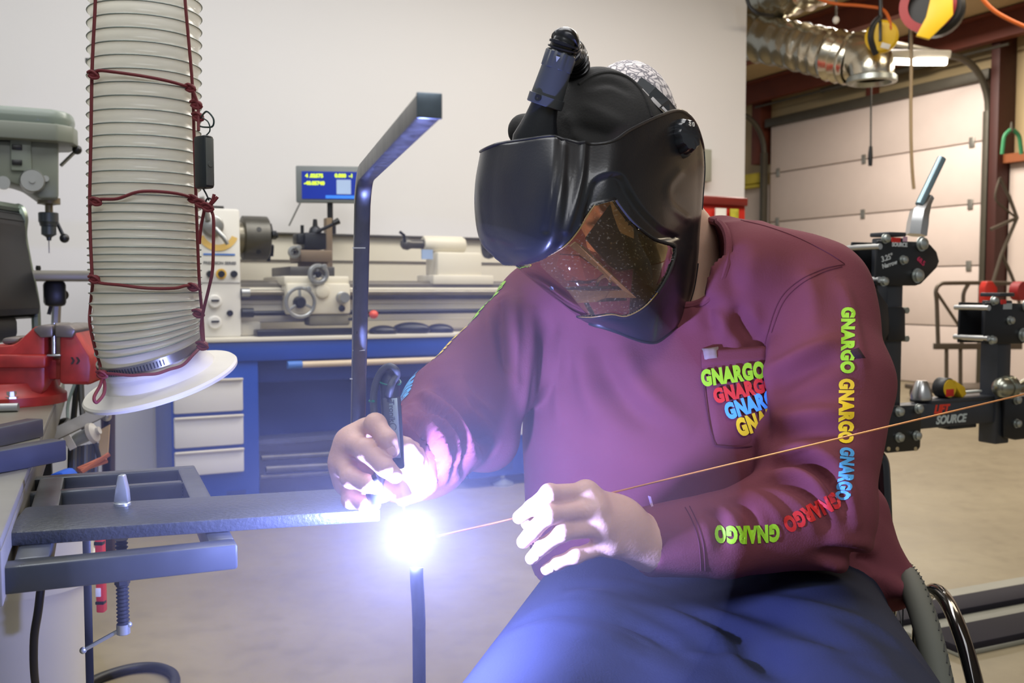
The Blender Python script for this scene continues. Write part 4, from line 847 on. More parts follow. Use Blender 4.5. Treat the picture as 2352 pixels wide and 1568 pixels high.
# ================================================================== HITCH STAND
pp = at(2045, 700, 2.7); FH = Fr((pp.x, pp.y, 0), TH)
hs_t = thing('hitch_stand', 'black bolted hitch frame with two square posts and a lettered arm', 'hitch', FH.w(0, 0.05, 0))
hp_ = lambda px, py, y=0.0: FH.pix(px, py, y)
def hw_(px, py, y=0.0): x, z = hp_(px, py, y); return FH.w(x, y, z)
M_hk = mat('hitch_black_paint', (20, 22, 26), 0.38, var=0.1); M_hg = mat('hitch_post_grey', (46, 49, 55), 0.42, var=0.08)
def hpoly(n, pts, y, th, m=M_hk, par=hs_t, bev=0.003, **k):
    return obj(n, MB(FH).prism([hp_(a, b, 0.0) for a, b in pts], (0, y+th, 0), (1, 0, 0), (0, 0, 1), th, bev), m, par, **k)
PW = 0.062
def post(px_l, px_m, y_top, y_bot):
    x0 = hp_(px_m, 900, 0.012)[0]; z1 = hp_(px_m, y_top, 0.012)[1]; z0 = hp_(px_m, y_bot, 0.012)[1]
    o = obj('post', MB(FH).box(x0, x0+PW, 0.012, 0.012+PW, z0, z1, 0.004), M_hg, hs_t)
    return x0, o
def bolt(px, py, r, par, y=-0.001, L=0.012):
    p = hw_(px, py, y); obj('bolt', MB().lathe(p, -FH.ey, [(0, r*1.25), (0.003, r*1.25), (0.003, r), (L, r), (L+r*0.2, r*0.75), (L+r*0.28, 0.001)], 18), M_zinc, par)
def through(px0, px1, py, r, par, y0=0.0, y1=0.1):
    x, z = hp_((px0+px1)/2, py, 0.05); obj('through_bolt', MB(FH).tube([(x, y0, z), (x, y1+0.03, z)], r, 12), M_steel, par)
def bracket(ox, oy, s, full=True, marks=True):
    q = lambda pts: [(ox+(a-2018)*s, oy+(b-552)*s) for a, b in pts]
    pts = q([(2016, 552), (2110, 555), (2136, 560), (2152, 578), (2158, 600), (2152, 615), (2116, 652), (2104, 656), (2060, 656), (2012, 656)])
    side = hpoly('side_plate', pts, 0.0, 0.009)
    hpoly('side_plate', pts, 0.090, 0.009)
    x0, z1 = hp_(*q([(2016, 556)])[0]); _, z0 = hp_(*q([(2012, 652)])[0])
    for dz in (z1-0.012, z0+0.012):
        obj('through_bolt', MB(FH).tube([(x0+0.004, -0.006, dz), (x0+0.004, 0.112, dz)], 0.0085, 12), M_steel, side)
    for a, b, r in ((2032, 548, 0.011), (2028, 646, 0.011), (2073, 597, 0.0105), (2116, 560, 0.017), (2106, 633, 0.017)):
        px, py = q([(a, b)])[0]; bolt(px, py, r, side)
    if marks:
        M_w = mat('white_marker', (205, 212, 214), 0.6); M_p = mat('pink_marker', (206, 56, 96), 0.6); M_rd = mat('red_print', (196, 36, 26), 0.5)
        ex = (1, 0.0, 0); dy = -0.0008
        def tx(body, a, b, size, m, rot=0, off=0.0):
            x, z = hp_(*q([(a, b)])[0]); c, s_ = math.cos(R(rot)), math.sin(R(rot))
            obj('lettering', MB(FH).text(body, (x, dy, z), (c, 0, s_), (-s_, 0, c), size, off), m, side)
        x, z = hp_(*q([(2058, 551)])[0]); obj('red_label', MB(FH).box(x-0.017, x+0.017, -0.001, 0.001, z-0.007, z+0.007), M_rd, side)
        x, z = hp_(*q([(2079, 549)])[0]); obj('flag_label', MB(FH).box(x-0.008, x+0.008, -0.001, 0.001, z-0.007, z+0.007), mat('pale_flag', (200, 160, 180), 0.5), side)
        tx('SOURCE', 2066, 562, 0.016, M_w, 0, 0.0006)
        tx('3.25"', 2037, 592, 0.022, M_w, 14, 0.0003); tx('Narrow', 2043, 607, 0.018, M_w, 14, 0.0003); tx('68.5', 2115, 600, 0.020, M_p, -32, 0.0004)
    else:
        x, z = hp_(*q([(2058, 551)])[0]); obj('red_label', MB(FH).box(x-0.012, x+0.012, -0.001, 0.001, z-0.007, z+0.007), mat('red_print', (196, 36, 26), 0.5), side)
        x, z = hp_(*q([(2068, 562)])[0]); obj('white_label', MB(FH).box(x-0.02, x+0.02, -0.001, 0.001, z-0.009, z+0.009), mat('pale_print', (160, 168, 170), 0.5), side)
    return side
x1, p1_ = post(2028, 2034, 545, 960)
x2, p2_ = post(2254, 2290, 690, 1020)
for x, px, py in ((x1, 2034, 532), (x2, 2290, 672)):
    z = hp_(px, py, 0.012)[1]; obj('post_cap', MB(FH).box(x-0.004, x+PW+0.004, 0.008, 0.016+PW, z-0.012, z, 0.003), M_hg, hs_t)
br1 = bracket(2018, 552, 1.0)
br2 = bracket(2268, 694, 0.92, marks=False)
# hook rings and box bracket under the first bracket
rg = MB(FH)
for px, py, r in ((2000, 676, 0.032), (2018, 735, 0.034)):
    x, z = hp_(px, py, 0.0); rg.tube([(x+r*math.cos(a), 0.02, z+r*math.sin(a)) for a in np.linspace(0, 2*math.pi, 22)[:-1]], 0.014, 8, closed=True)
obj('hook_ring', rg, M_hk, hs_t)
hpoly('hook_plate', [(1990, 664), (2012, 660), (2040, 700), (2046, 760), (2030, 790), (1998, 790)], 0.0, 0.03)
bx2 = hpoly('box_bracket', [(2040, 706), (2074, 704), (2080, 712), (2080, 778), (2072, 784), (2040, 784)], 0.0, 0.012)
hpoly('box_bracket', [(2040, 706), (2074, 704), (2080, 712), (2080, 778), (2072, 784), (2040, 784)], 0.085, 0.012)
for py in (712, 776):
    x, z = hp_(2052, py, 0.05); obj('through_bolt', MB(FH).tube([(x, 0, z), (x, 0.1, z)], 0.009, 12), mat('dull_bolt', (150, 150, 138), 0.4, 0.6), bx2)
# arm with lettering
ax0, az1 = hp_(2108, 922, 0.02); ax1 = hp_(2352, 900, 0.02)[0]+0.5; az0 = hp_(2112, 986, 0.02)[1]
arm = obj('arm', MB(FH).box(x1-0.02, ax1+0.5, 0.02, 0.085, az0, az1-0.01, 0.004), M_hg, hs_t)
x, z = hp_(2185, 963, 0.018); M_rd = mat('red_print', (196, 36, 26), 0.5)
obj('lettering', MB(FH).text('SOURCE', (x, 0.0192, z), (1, 0, 0), (0, 0, 1), 0.034, 0.0012, shear=0.25), mat('white_print', (190, 200, 198), 0.5), arm, label='white lettering on the arm')
x, z = hp_(2163, 940, 0.018)
obj('lettering', MB(FH).text('LIFT', (x, 0.0192, z), (1, 0, 0), (0, 0, 1), 0.034, 0.0016, shear=0.25), mat('red_orange_print', (222, 60, 36), 0.5), arm, label='red lettering on the arm')
lp_ = [(2018, 932), (2110, 930), (2114, 940), (2112, 1026), (2106, 1034), (2036, 1040), (2018, 1030)]
l1 = hpoly('lower_plate', lp_, -0.004, 0.012)
hpoly('lower_plate', lp_, 0.092, 0.012)
for a, b in ((2064, 945), (2064, 1004), (2108, 938), (2104, 1000)): bolt(a, b, 0.0115, l1, -0.005)
for a in (2038, 2058, 2100):
    x, z = hp_(a, 1030, 0); obj('plate_hole', MB(FH).cyl((x, -0.006, z), (x, -0.004, z), 0.006), mat('hole_tan', (170, 152, 116), 0.7), l1)
lq = [(2306, 912), (2420, 905), (2420, 1000), (2330, 1010), (2306, 1004)]
l2 = hpoly('lower_plate', lq, -0.004, 0.012)
for a, b in ((2334, 918), (2334, 972)): bolt(a, b, 0.0115, l2, -0.005)
obj('arm_top_bar', MB(FH).box(hp_(2140, 925, 0.02)[0], hp_(2302, 915, 0.02)[0], 0.02, 0.10, az1-0.012, az1, 0.003), M_hg, hs_t)
obj('arm_under_tab', MB(FH).box(hp_(2188, 985, 0.02)[0], hp_(2250, 980, 0.02)[0], 0.03, 0.075, az0-0.012, az0, 0.003), M_hk, hs_t)
xs = ax1+0.45; ax1b = xs
obj('pedestal', MB(FH).box(xs-0.05, xs+0.05, 0.0, 0.1, 0, az0, 0.006).box(xs-0.25, xs+0.3, -0.1, 0.3, 0, 0.02, 0.004), M_hk, hs_t)
# lever on the first bracket
ly = 0.045
lv = obj('lever_tube', MB().tube([hw_(2112, 470, ly), hw_(2163, 364, ly)], 0.0125, 16), mat('blue_grey_tube', (140, 164, 172), 0.3, 0.7), hs_t)
obj('lever_socket', MB().tube([hw_(2104, 540, ly), hw_(2108, 512, ly), hw_(2112, 490, ly), hw_(2128, 466, ly), hw_(2136, 452, ly)], [0.03, 0.03, 0.028, 0.015, 0.013], 6), M_steel, hs_t)
# things resting on the arm
zt_ = az1
def on_arm(px, y=0.055): return FH.w(hp_(px, 920, y)[0], y, az1)
q = on_arm(2116); single('steel_cone', MB().lathe(q, (0, 0, 1), [(0, 0.030), (0.012, 0.031), (0.05, 0.019), (0.056, 0.015), (0.056, 0.0)], 28), M_steel, 'bright steel cone standing on the lower left end of the hitch arm', 'cone')
tm = thing('tape_measure', 'yellow and black tape measure lying on the hitch arm', 'tape measure', on_arm(2190))
ty_ = 0.03; cx, cz = hp_(2181, 898, ty_); r0 = 0.031; cz = zt_+r0
obj('case', MB(FH).lathe((cx, ty_+0.04, cz), (0, -1, 0), [(0, r0*0.9), (0.004, r0), (0.036, r0), (0.04, r0*0.92), (0.04, 0)], 32), M_blk, tm)
obj('face', MB(FH).lathe((cx, ty_, cz), (0, -1, 0), [(0, r0*0.86), (0.002, r0*0.86), (0.002, 0)], 28), M_yel, tm, label='yellow round face')
obj('face_label', MB(FH).box(cx-0.018, cx+0.016, ty_-0.0035, ty_-0.001, cz-0.024, cz-0.002, 0.001), mat('red_print', (196, 36, 26), 0.5), tm)
obj('body_strap', MB(FH).prism([hp_(a, b, ty_) for a, b in ((2182, 874), (2192, 872), (2216, 888), (2220, 906), (2210, 914), (2200, 896))], (0, ty_+0.038, 0), (1, 0, 0), (0, 0, 1), 0.04, 0.004), M_yel, tm)
obj('blade', MB(FH).box(hp_(2218, 905, ty_)[0], hp_(2262, 905, ty_)[0], ty_+0.01, ty_+0.03, zt_+0.012, zt_+0.017, 0.001), mat('tape_blade', (206, 212, 206), 0.35), tm)
tb_ = thing('tow_ball', 'chrome tow ball with curved shank resting on the hitch arm', 'tow ball', on_arm(2285))
bcx, bcz = hp_(2280, 900, 0.0); rb_ = 0.032
bc_ = FH.w(bcx, -0.035, zt_+rb_)
obj('ball', MB().ell(bc_, (rb_, rb_, rb_), 28, 18), mat('dull_chrome', (150, 152, 140), 0.28, 0.9), tb_)
obj('collar', MB().lathe(bc_, FH.ex, [(0.012, 0.033), (0.02, 0.036), (0.026, 0.034), (0.032, 0.036), (0.04, 0.03)], 24), mat('dull_chrome', (150, 152, 140), 0.28, 0.9), tb_)
obj('shank', MB().tube([bc_+FH.ex*0.03, bc_+FH.ex*0.07+Vector((0, 0, 0.0)), bc_+FH.ex*0.11+Vector((0, 0, 0.012)), bc_+FH.ex*0.17+Vector((0, 0, 0.02))], 0.014, 14, smooth=5), mat('dull_chrome', (150, 152, 140), 0.28, 0.9), tb_)
# ================================================================== IMPLICIT SURFACES (bodies and clothes)
class Vox:
    def __init__(s, lo, hi, h):
        s.lo = np.array(lo, np.float32); s.h = h; s.n = np.ceil((np.array(hi)-s.lo)/h).astype(int)+1
        s.F = np.full(s.n, 0.5, np.float32)
    def sub(s, lo, hi):
        a = np.clip(np.floor((np.array(lo)-s.lo)/s.h).astype(int), 0, s.n); b = np.clip(np.ceil((np.array(hi)-s.lo)/s.h).astype(int)+1, 0, s.n)
        sl = tuple(slice(int(i), int(j)) for i, j in zip(a, b))
        g = [(s.lo[i]+s.h*np.arange(a[i], b[i], dtype=np.float32)) for i in range(3)]
        return sl, g[0][:, None, None], g[1][None, :, None], g[2][None, None, :]
    def put(s, sl, d, k):
        a = s.F[sl]
        if a.size == 0: return
        if k <= 0: s.F[sl] = np.minimum(a, d); return
        h = np.clip(0.5+0.5*(a-d)/k, 0, 1); s.F[sl] = a*(1-h)+d*h-k*h*(1-h)
    def cap(s, a, b, ra, rb=None, k=0.02):
        a, b = np.array(a, np.float32), np.array(b, np.float32); rb = ra if rb is None else rb; m = max(ra, rb)+k+3*s.h
        sl, X, Y, Z = s.sub(np.minimum(a, b)-m, np.maximum(a, b)+m); d = b-a; L = float(d@d)+1e-9
        t = np.clip(((X-a[0])*d[0]+(Y-a[1])*d[1]+(Z-a[2])*d[2])/L, 0, 1)
        q = np.sqrt((X-a[0]-t*d[0])**2+(Y-a[1]-t*d[1])**2+(Z-a[2]-t*d[2])**2)
        s.put(sl, q-(ra+(rb-ra)*t), k); return s
    def chain(s, pts, rs, k=0.02):
        for i in range(len(pts)-1): s.cap(pts[i], pts[i+1], rs[i], rs[i+1], k if i == 0 else min(k, 0.012))
        return s
    def ell(s, c, r, k=0.02, M=None):
        c = np.array(c, np.float32); r = np.array(r, np.float32); m = max(r)+k+3*s.h
        sl, X, Y, Z = s.sub(c-m, c+m); x, y, z = X-c[0], Y-c[1], Z-c[2]
        if M is not None:
            M = np.array(M, np.float32); x, y, z = (M[0, 0]*x+M[1, 0]*y+M[2, 0]*z, M[0, 1]*x+M[1, 1]*y+M[2, 1]*z, M[0, 2]*x+M[1, 2]*y+M[2, 2]*z)
        k0 = np.sqrt((x/r[0])**2+(y/r[1])**2+(z/r[2])**2); k1 = np.sqrt((x/r[0]**2)**2+(y/r[1]**2)**2+(z/r[2]**2)**2)+1e-6
        s.put(sl, k0*(k0-1)/k1, k); return s
    def loft(s, sec, ang, k=0.02, p=2.3):
        """stacked super-ellipses: (z, cx, cy, half width, half depth), turned by ang about the vertical"""
        sec = np.array(sec); m = sec[:, 3].max()+k+0.03
        lo = [sec[:, 1].min()-m, sec[:, 2].min()-m, sec[0, 0]-k-3*s.h]; hi = [sec[:, 1].max()+m, sec[:, 2].max()+m, sec[-1, 0]+k+3*s.h]
        sl, X, Y, Z = s.sub(lo, hi); zz = Z[0, 0]
        from_ = lambda i: np.interp(zz, sec[:, 0], sec[:, i])[None, None, :].astype(np.float32)
        x, y = X-from_(1), Y-from_(2); c, n = math.cos(ang), math.sin(ang); u, v = x*c+y*n, -x*n+y*c
        hw, hd = from_(3), from_(4)
        q = (np.abs(u/hw)**p+np.abs(v/hd)**p)**(1/p); d = (q-1)*np.minimum(hw, hd)
        d = np.maximum(d, np.maximum(sec[0, 0]-Z, Z-sec[-1, 0])); s.put(sl, d.astype(np.float32), k); return s
    def cut(s, p, n, lo, hi):
        sl, X, Y, Z = s.sub(lo, hi); n = np.array(n)/np.linalg.norm(n)
        s.F[sl] = np.maximum(s.F[sl], (X-p[0])*n[0]+(Y-p[1])*n[1]+(Z-p[2])*n[2]); return s
    def mesh(s):
        F = s.F; S = F < 0; nx, ny, nz = F.shape
        cnt = np.zeros((nx-1, ny-1, nz-1), np.int8)
        for i in (0, 1):
            for j in (0, 1):
                for k in (0, 1): cnt += S[i:nx-1+i, j:ny-1+j, k:nz-1+k]
        act = np.argwhere((cnt > 0) & (cnt < 8)); idx = np.full(cnt.shape, -1, np.int64); idx[tuple(act.T)] = np.arange(len(act))
        P = np.zeros((len(act), 3)); W = np.zeros(len(act))
        cor = [(i, j, k) for i in (0, 1) for j in (0, 1) for k in (0, 1)]
        for a in cor:
            for b in cor:
                if sum(np.abs(np.array(a)-b)) != 1 or a > b: continue
                fa = F[tuple((act+a).T)]; fb = F[tuple((act+b).T)]; m = (fa < 0) != (fb < 0)
                t = np.where(m, fa/(fa-fb+1e-12), 0)
                P += m[:, None]*(np.array(a)+t[:, None]*(np.array(b)-np.array(a))); W += m
        V = s.lo+(act+P/W[:, None])*s.h; faces = []
        for ax in range(3):
            u, v = (ax+1) % 3, (ax+2) % 3; A = [slice(None)]*3; B = [slice(None)]*3
            A[ax] = slice(0, -1); B[ax] = slice(1, None); e = np.argwhere(S[tuple(A)] != S[tuple(B)])
            ok = (e[:, u] > 0) & (e[:, v] > 0) & (e[:, u] < s.n[u]-1) & (e[:, v] < s.n[v]-1); e = e[ok]
            du = np.zeros(3, int); du[u] = 1; dv = np.zeros(3, int); dv[v] = 1
            q = np.stack([idx[tuple(x.T)] for x in (e-du-dv, e-dv, e, e-du)], 1)
            fl = ~S[tuple(e.T)]; q[fl] = q[fl][:, ::-1]; faces.append(q)
        return V, np.concatenate(faces)
def vnormals(V, Q):
    n = np.cross(V[Q[:, 2]]-V[Q[:, 0]], V[Q[:, 3]]-V[Q[:, 1]]); N = np.zeros_like(V)
    for i in range(4): np.add.at(N, Q[:, i], n)
    return N/(np.linalg.norm(N, axis=1)[:, None]+1e-12)
def smooth_mesh(V, Q, it=2):
    e = np.concatenate([Q[:, [0, 1]], Q[:, [1, 2]], Q[:, [2, 3]], Q[:, [3, 0]]]); e = np.concatenate([e, e[:, ::-1]])
    for _ in range(it):
        A = np.zeros_like(V); c = np.zeros(len(V)); np.add.at(A, e[:, 0], V[e[:, 1]]); np.add.at(c, e[:, 0], 1); V = V*0.5+0.5*A/c[:, None]
    return V
def bvh_of(V, Q): return BVHTree.FromPolygons([tuple(v) for v in V], [tuple(int(i) for i in q) for q in Q])
def hit(bv, px, py):
    d = ray(px, py).normalized(); r = bv.ray_cast(CAM, d); return (r[0], r[1]) if r[0] is not None else (None, None)
def fold(V, N, bv, px, wid, amp, front=True):
    """press (amp < 0) or raise a crease along a line of the surface"""
    P = [hit(bv, *p)[0] for p in spline([(a, b, 0) for a, b in px], 5) for p in [(p.x, p.y)]]; P = [np.array(p) for p in P if p is not None]
    if len(P) < 2: return V
    P = [p for i, p in enumerate(P) if i == 0 or np.linalg.norm(p-P[i-1]) < 0.06]; n = len(P)
    best = np.full(len(V), 1e9); tt = np.zeros(len(V)); A = np.array(P); lo, hi = A.min(0)-3*wid, A.max(0)+3*wid
    sel = np.where(((V > lo) & (V < hi)).all(1))[0]; v = V[sel]; b = best[sel]; t2 = tt[sel]
    for i in range(n-1):
        d = P[i+1]-P[i]; L = d@d+1e-12; t = np.clip(((v-P[i])@d)/L, 0, 1); q = np.linalg.norm(v-P[i]-t[:, None]*d, axis=1)
        m = q < b; b[m] = q[m]; t2[m] = (i+t[m])/(n-1)
    f = amp*np.exp(-(b/wid)**2)*np.clip(np.sin(np.pi*np.clip(t2, 0.02, 0.98)), 0, 1)**0.6
    if amp < 0: f = f - amp*0.45*np.exp(-((b-2*wid)/wid)**2)*np.clip(np.sin(np.pi*np.clip(t2, 0.02, 0.98)), 0, 1)
    V = V.copy(); V[sel] += N[sel]*f[:, None]; return V
def nmesh(name, V, Q, m, parent=None, **k):
    mb = MB(); mb.v = [Vector(v) for v in V]; mb.f = [tuple(int(i) for i in q) for q in Q]
    return obj(name, mb, m, parent, ang=k.pop('ang', 180), **k)
# ================================================================== PERSON
M_skin = mat('skin', (206, 166, 142), 0.5, var=0.06, vscale=30, bump=0.12, bscale=260)
M_skin.node_tree.nodes['Principled BSDF'].inputs['Subsurface Weight'].default_value = 0.12
M_skin.node_tree.nodes['Principled BSDF'].inputs['Subsurface Radius'].default_value = (0.012, 0.004, 0.002)
M_shirt = mat('maroon_jersey', (112, 60, 68), 0.9, var=0.07, vscale=12, bump=0.12, bscale=420, spec=0.15)
M_seam = mat('maroon_stitching', (92, 48, 57), 0.9, spec=0.1)
M_trou = mat('navy_cotton', (29, 34, 52), 0.85, var=0.06, vscale=10, bump=0.12, bscale=380, spec=0.2)
SA = math.atan2(-0.26, 0.966)
seat = Vector((0.30, 1.50, 0.46))
man = thing('person', 'seated person in maroon long sleeved shirt and navy trousers bent over a weld', 'person', seat)
A_ = lambda *p: tuple(at(*p))
# shirt
sh_ = Vox((-0.30, 0.98, 0.49), (0.74, 1.78, 1.14), 0.005)
tors = [(0.50, 0.305, 1.50, 0.275, 0.205), (0.60, 0.29, 1.475, 0.268, 0.205), (0.72, 0.268, 1.462, 0.252, 0.190), (0.85, 0.252, 1.462, 0.232, 0.158),
        (0.94, 0.248, 1.472, 0.195, 0.125), (1.0, 0.255, 1.478, 0.14, 0.10), (1.025, 0.262, 1.475, 0.095, 0.08)]
sh_.loft(tors, SA, 0.03)
SR, ER, WR = at(1262, 722, 1.50), at(1042, 952, 1.315), at(926, 1066, 1.115)
SL, ML, EL, WL = at(1850, 690, 1.40), at(1888, 880, 1.31), at(1870, 1172, 1.21), at(1478, 1247, 1.13)
sh_.cap(at(1650, 572, 1.46), SL, 0.050, 0.088, 0.05)
sh_.cap(at(1400, 560, 1.50), SR, 0.06, 0.08, 0.05)
for p, r in (((1700, 640, 1.37), 0.07), ((1380, 700, 1.40), 0.07)): sh_.ell(at(*p), (r*1.2, r, r), 0.06)
nc_ = at(1556, 592, 1.445); sl_, X_, Y_, Z_ = sh_.sub(nc_-Vector((0.12,)*3), nc_+Vector((0.12,)*3))
carve = lambda: sh_.F.__setitem__(sl_, np.maximum(sh_.F[sl_], -(np.sqrt(((X_-nc_.x)/0.062)**2+((Y_-nc_.y+0.05)/0.14)**2+((Z_-nc_.z)/0.080)**2)-1)*0.062))
Vt, Qt = sh_.mesh(); bv_t = bvh_of(Vt, Qt)          # trunk alone: the pocket lies on it
S1 = SL.lerp(ML, 0.35); sh_.cap(SL, S1, 0.090, 0.091, 0.03).chain([S1, ML, EL], [0.090, 0.091, 0.072], 0.012)
sh_.cap(EL, at(1660, 1228, 1.16), 0.073, 0.051, 0.02).cap(at(1660, 1228, 1.16), WL+Vector((-0.02, 0, 0)), 0.051, 0.040, 0.01)
S2 = SR.lerp(ER, 0.35); sh_.cap(SR, S2, 0.080, 0.077, 0.03).cap(S2, ER, 0.077, 0.070, 0.012).cap(ER, at(976, 1036, 1.20), 0.072, 0.058, 0.02).cap(at(976, 1036, 1.20), WR+(WR-ER)*0.1, 0.057, 0.046, 0.012)
sh_.ell(at(1120, 1010, 1.36), (0.045, 0.05, 0.045), 0.03)
sh_.cap(at(1960, 1250, 1.38), at(2045, 1335, 1.36), 0.05, 0.038, 0.03).cap(at(1900, 1320, 1.36), at(2065, 1352, 1.35), 0.03, 0.022, 0.02).cap(at(2020, 1340, 1.34), at(2098, 1366, 1.285), 0.022, 0.006, 0.015)
sh_.cap(at(1985, 1170, 1.40), at(2000, 1250, 1.40), 0.035, 0.03, 0.02)
d = (WL-at(1660, 1228, 1.16)).normalized(); sh_.cut(WL, d, WL-Vector((0.09,)*3)+d*0.03, WL+Vector((0.09,)*3))
wd = (WR-ER).normalized(); pw = WR+wd*0.004; sh_.cut(pw, wd, pw-Vector((0.075,)*3), pw+Vector((0.075,)*3))
Fpre = sh_.F.copy(); carve(); V, Q = sh_.mesh(); V = smooth_mesh(V, Q, 2); N = vnormals(V, Q); bv0 = bvh_of(V, Q)
for px, wd_, am in (
    ([(1146, 690), (1150, 740), (1158, 790), (1172, 860)], 0.009, -0.012), ([(1192, 690), (1180, 760), (1176, 830), (1190, 900)], 0.010, 0.008),
    ([(1228, 700), (1212, 780), (1205, 880), (1200, 980)], 0.010, 0.007), ([(1270, 735), (1255, 800), (1240, 900)], 0.012, -0.007), ([(1290, 760), (1284, 860), (1290, 980)], 0.013, 0.006),
    ([(1372, 780), (1392, 850), (1440, 930), (1500, 980)], 0.016, -0.008), ([(1330, 770), (1345, 880), (1380, 1000)], 0.016, 0.006), ([(1430, 790), (1470, 880), (1540, 950), (1600, 990)], 0.018, 0.007),
    ([(1640, 700), (1655, 745), (1665, 790)], 0.010, 0.008), ([(1690, 700), (1705, 745), (1725, 780)], 0.010, -0.010), ([(1600, 640), (1630, 700), (1640, 760)], 0.012, -0.007),
    ([(1740, 760), (1735, 820), (1742, 900), (1760, 1000)], 0.012, -0.012),
    ([(1755, 860), (1840, 815), (1925, 775)], 0.011, 0.006), ([(1760, 900), (1850, 850), (1930, 820)], 0.012, -0.006), ([(1770, 1010), (1860, 990), (1970, 1000)], 0.011, -0.008), ([(1765, 960), (1860, 950), (1960, 940)], 0.012, 0.006),
    ([(1752, 1080), (1835, 1058), (1900, 1100), (1945, 1185)], 0.009, -0.012), ([(1775, 1062), (1850, 1040), (1920, 1070), (1965, 1160)], 0.010, 0.008),
    ([(1725, 1105), (1800, 1110), (1870, 1150), (1905, 1220)], 0.009, -0.009), ([(1690, 1125), (1750, 1150), (1800, 1200)], 0.009, 0.006), ([(1660, 1145), (1710, 1175), (1740, 1240)], 0.008, -0.006), ([(1620, 1170), (1650, 1200), (1665, 1260)], 0.008, -0.005),
    ([(1870, 1080), (1930, 1120), (1975, 1220)], 0.009, 0.007), ([(1850, 620), (1865, 680), (1870, 760)], 0.012, 0.005), ([(1930, 640), (1960, 740), (1985, 850)], 0.010, 0.006), ([(1700, 560), (1680, 620), (1690, 680)], 0.012, -0.006),
    ([(1880, 1270), (1960, 1278), (2010, 1300)], 0.010, -0.010), ([(1900, 1300), (2000, 1318), (2060, 1345)], 0.010, 0.005),
    ([(1050, 850), (1080, 915), (1150, 965)], 0.010, 0.006), ([(1005, 880), (1055, 960), (1130, 1035)], 0.010, -0.018), ([(985, 905), (1040, 990), (1090, 1060)], 0.008, 0.008),
    ([(965, 915), (1030, 990), (1070, 1085)], 0.008, -0.016), ([(945, 935), (1010, 1000), (1045, 1095)], 0.007, -0.015), ([(935, 958), (985, 1015), (1015, 1105)], 0.007, -0.014), ([(930, 985), (965, 1035), (988, 1112)], 0.006, -0.012), ([(945, 1020), (958, 1060), (965, 1110)], 0.006, -0.009)):
    V = fold(V, N, bv0, px, wd_, am*1.25)
rngs = np.random.RandomState(3); nz = np.zeros(len(V))
for _ in range(10):
    kv = rngs.normal(size=3)*28; nz += np.sin(V@kv+rngs.uniform(0, 6))
V = V + N*(nz*0.0005)[:, None]
bv_s = bvh_of(V, Q)
shirt = nmesh('shirt', V, Q, M_shirt, man, label='maroon long sleeved shirt with printed lettering')
# trousers
tr_ = Vox((-0.30, 0.55, 0.02), (0.74, 1.85, 0.68), 0.008)
tr_.ell((0.315, 1.50, 0.47), (0.25, 0.20, 0.125), 0.05)
HR_, KR = (0.165, 1.42, 0.475), (-0.015, 0.84, 0.475); HL_, KL = (0.42, 1.40, 0.475), (0.345, 0.82, 0.475)
tr_.cap(HR_, KR, 0.118, 0.096, 0.06).cap(HL_, KL, 0.118, 0.098, 0.10)
tr_.ell((0.24, 1.28, 0.475), (0.13, 0.22, 0.085), 0.06).ell((0.19, 1.0, 0.47), (0.12, 0.18, 0.07), 0.06)
tr_.cap(KR, (-0.03, 0.80, 0.08), 0.09, 0.062, 0.03).cap(KL, (0.33, 0.78, 0.08), 0.09, 0.062, 0.03)
V2, Q2 = tr_.mesh(); V2 = smooth_mesh(V2, Q2, 2); N2 = vnormals(V2, Q2); bt = bvh_of(V2, Q2)
for px, wd_, am in (([(1170, 1440), (1290, 1405), (1440, 1430), (1600, 1520)], 0.012, -0.007), ([(1150, 1470), (1270, 1440), (1420, 1470), (1560, 1545)], 0.013, 0.006), ([(1290, 1380), (1400, 1360), (1560, 1410), (1740, 1540)], 0.016, 0.007),
    ([(1300, 1455), (1400, 1478), (1530, 1545)], 0.010, 0.005), ([(1320, 1345), (1480, 1375), (1650, 1440), (1820, 1560)], 0.014, -0.008), ([(1600, 1385), (1750, 1410), (1900, 1470), (2050, 1560)], 0.013, -0.007),
    ([(1700, 1370), (1880, 1400), (2020, 1450), (2120, 1540)], 0.013, 0.007), ([(1800, 1480), (1950, 1500), (2070, 1560)], 0.010, 0.006), ([(2060, 1370), (2100, 1440), (2150, 1540)], 0.008, -0.006), ([(1560, 1480), (1700, 1500), (1820, 1560)], 0.014, -0.008)):
    V2 = fold(V2, N2, bt, px, wd_, am)
bv_tr = bvh_of(V2, Q2)
nmesh('trousers', V2, Q2, M_trou, man)
# body: hands, forearms, neck and head in one mesh
def hand(vx, wrist, mcps, fingers, thumb, rw=0.026):
    w_ = Vector(wrist)
    for m_, r in mcps: vx.cap(wrist, m_, rw*0.8, r, 0.022)
    for i in range(len(mcps)-1): vx.cap(mcps[i][0], mcps[i+1][0], mcps[i][1]*0.95, mcps[i+1][1]*0.95, 0.012)
    for (m_, r), (pts, rs) in zip(mcps, fingers):
        P = [m_]+pts; Rr = [r*0.92]+rs
        for i in range(3): vx.cap(P[i], P[i+1], Rr[i], Rr[i+1], 0.004 if i else 0.006)
        vx.ell(P[1], (Rr[1]*1.06,)*3, 0.004)
    P, Rr = thumb
    for i in range(len(P)-1): vx.cap(P[i], P[i+1], Rr[i], Rr[i+1], 0.012 if i == 0 else 0.005)
bl = Vox((-0.02, 0.99, 0.60), (0.24, 1.22, 0.80), 0.0022)
wL = at(1496, 1248, 1.132)
bl.cap(wL, WL+(EL-WL)*0.3, 0.028, 0.034, 0.02)
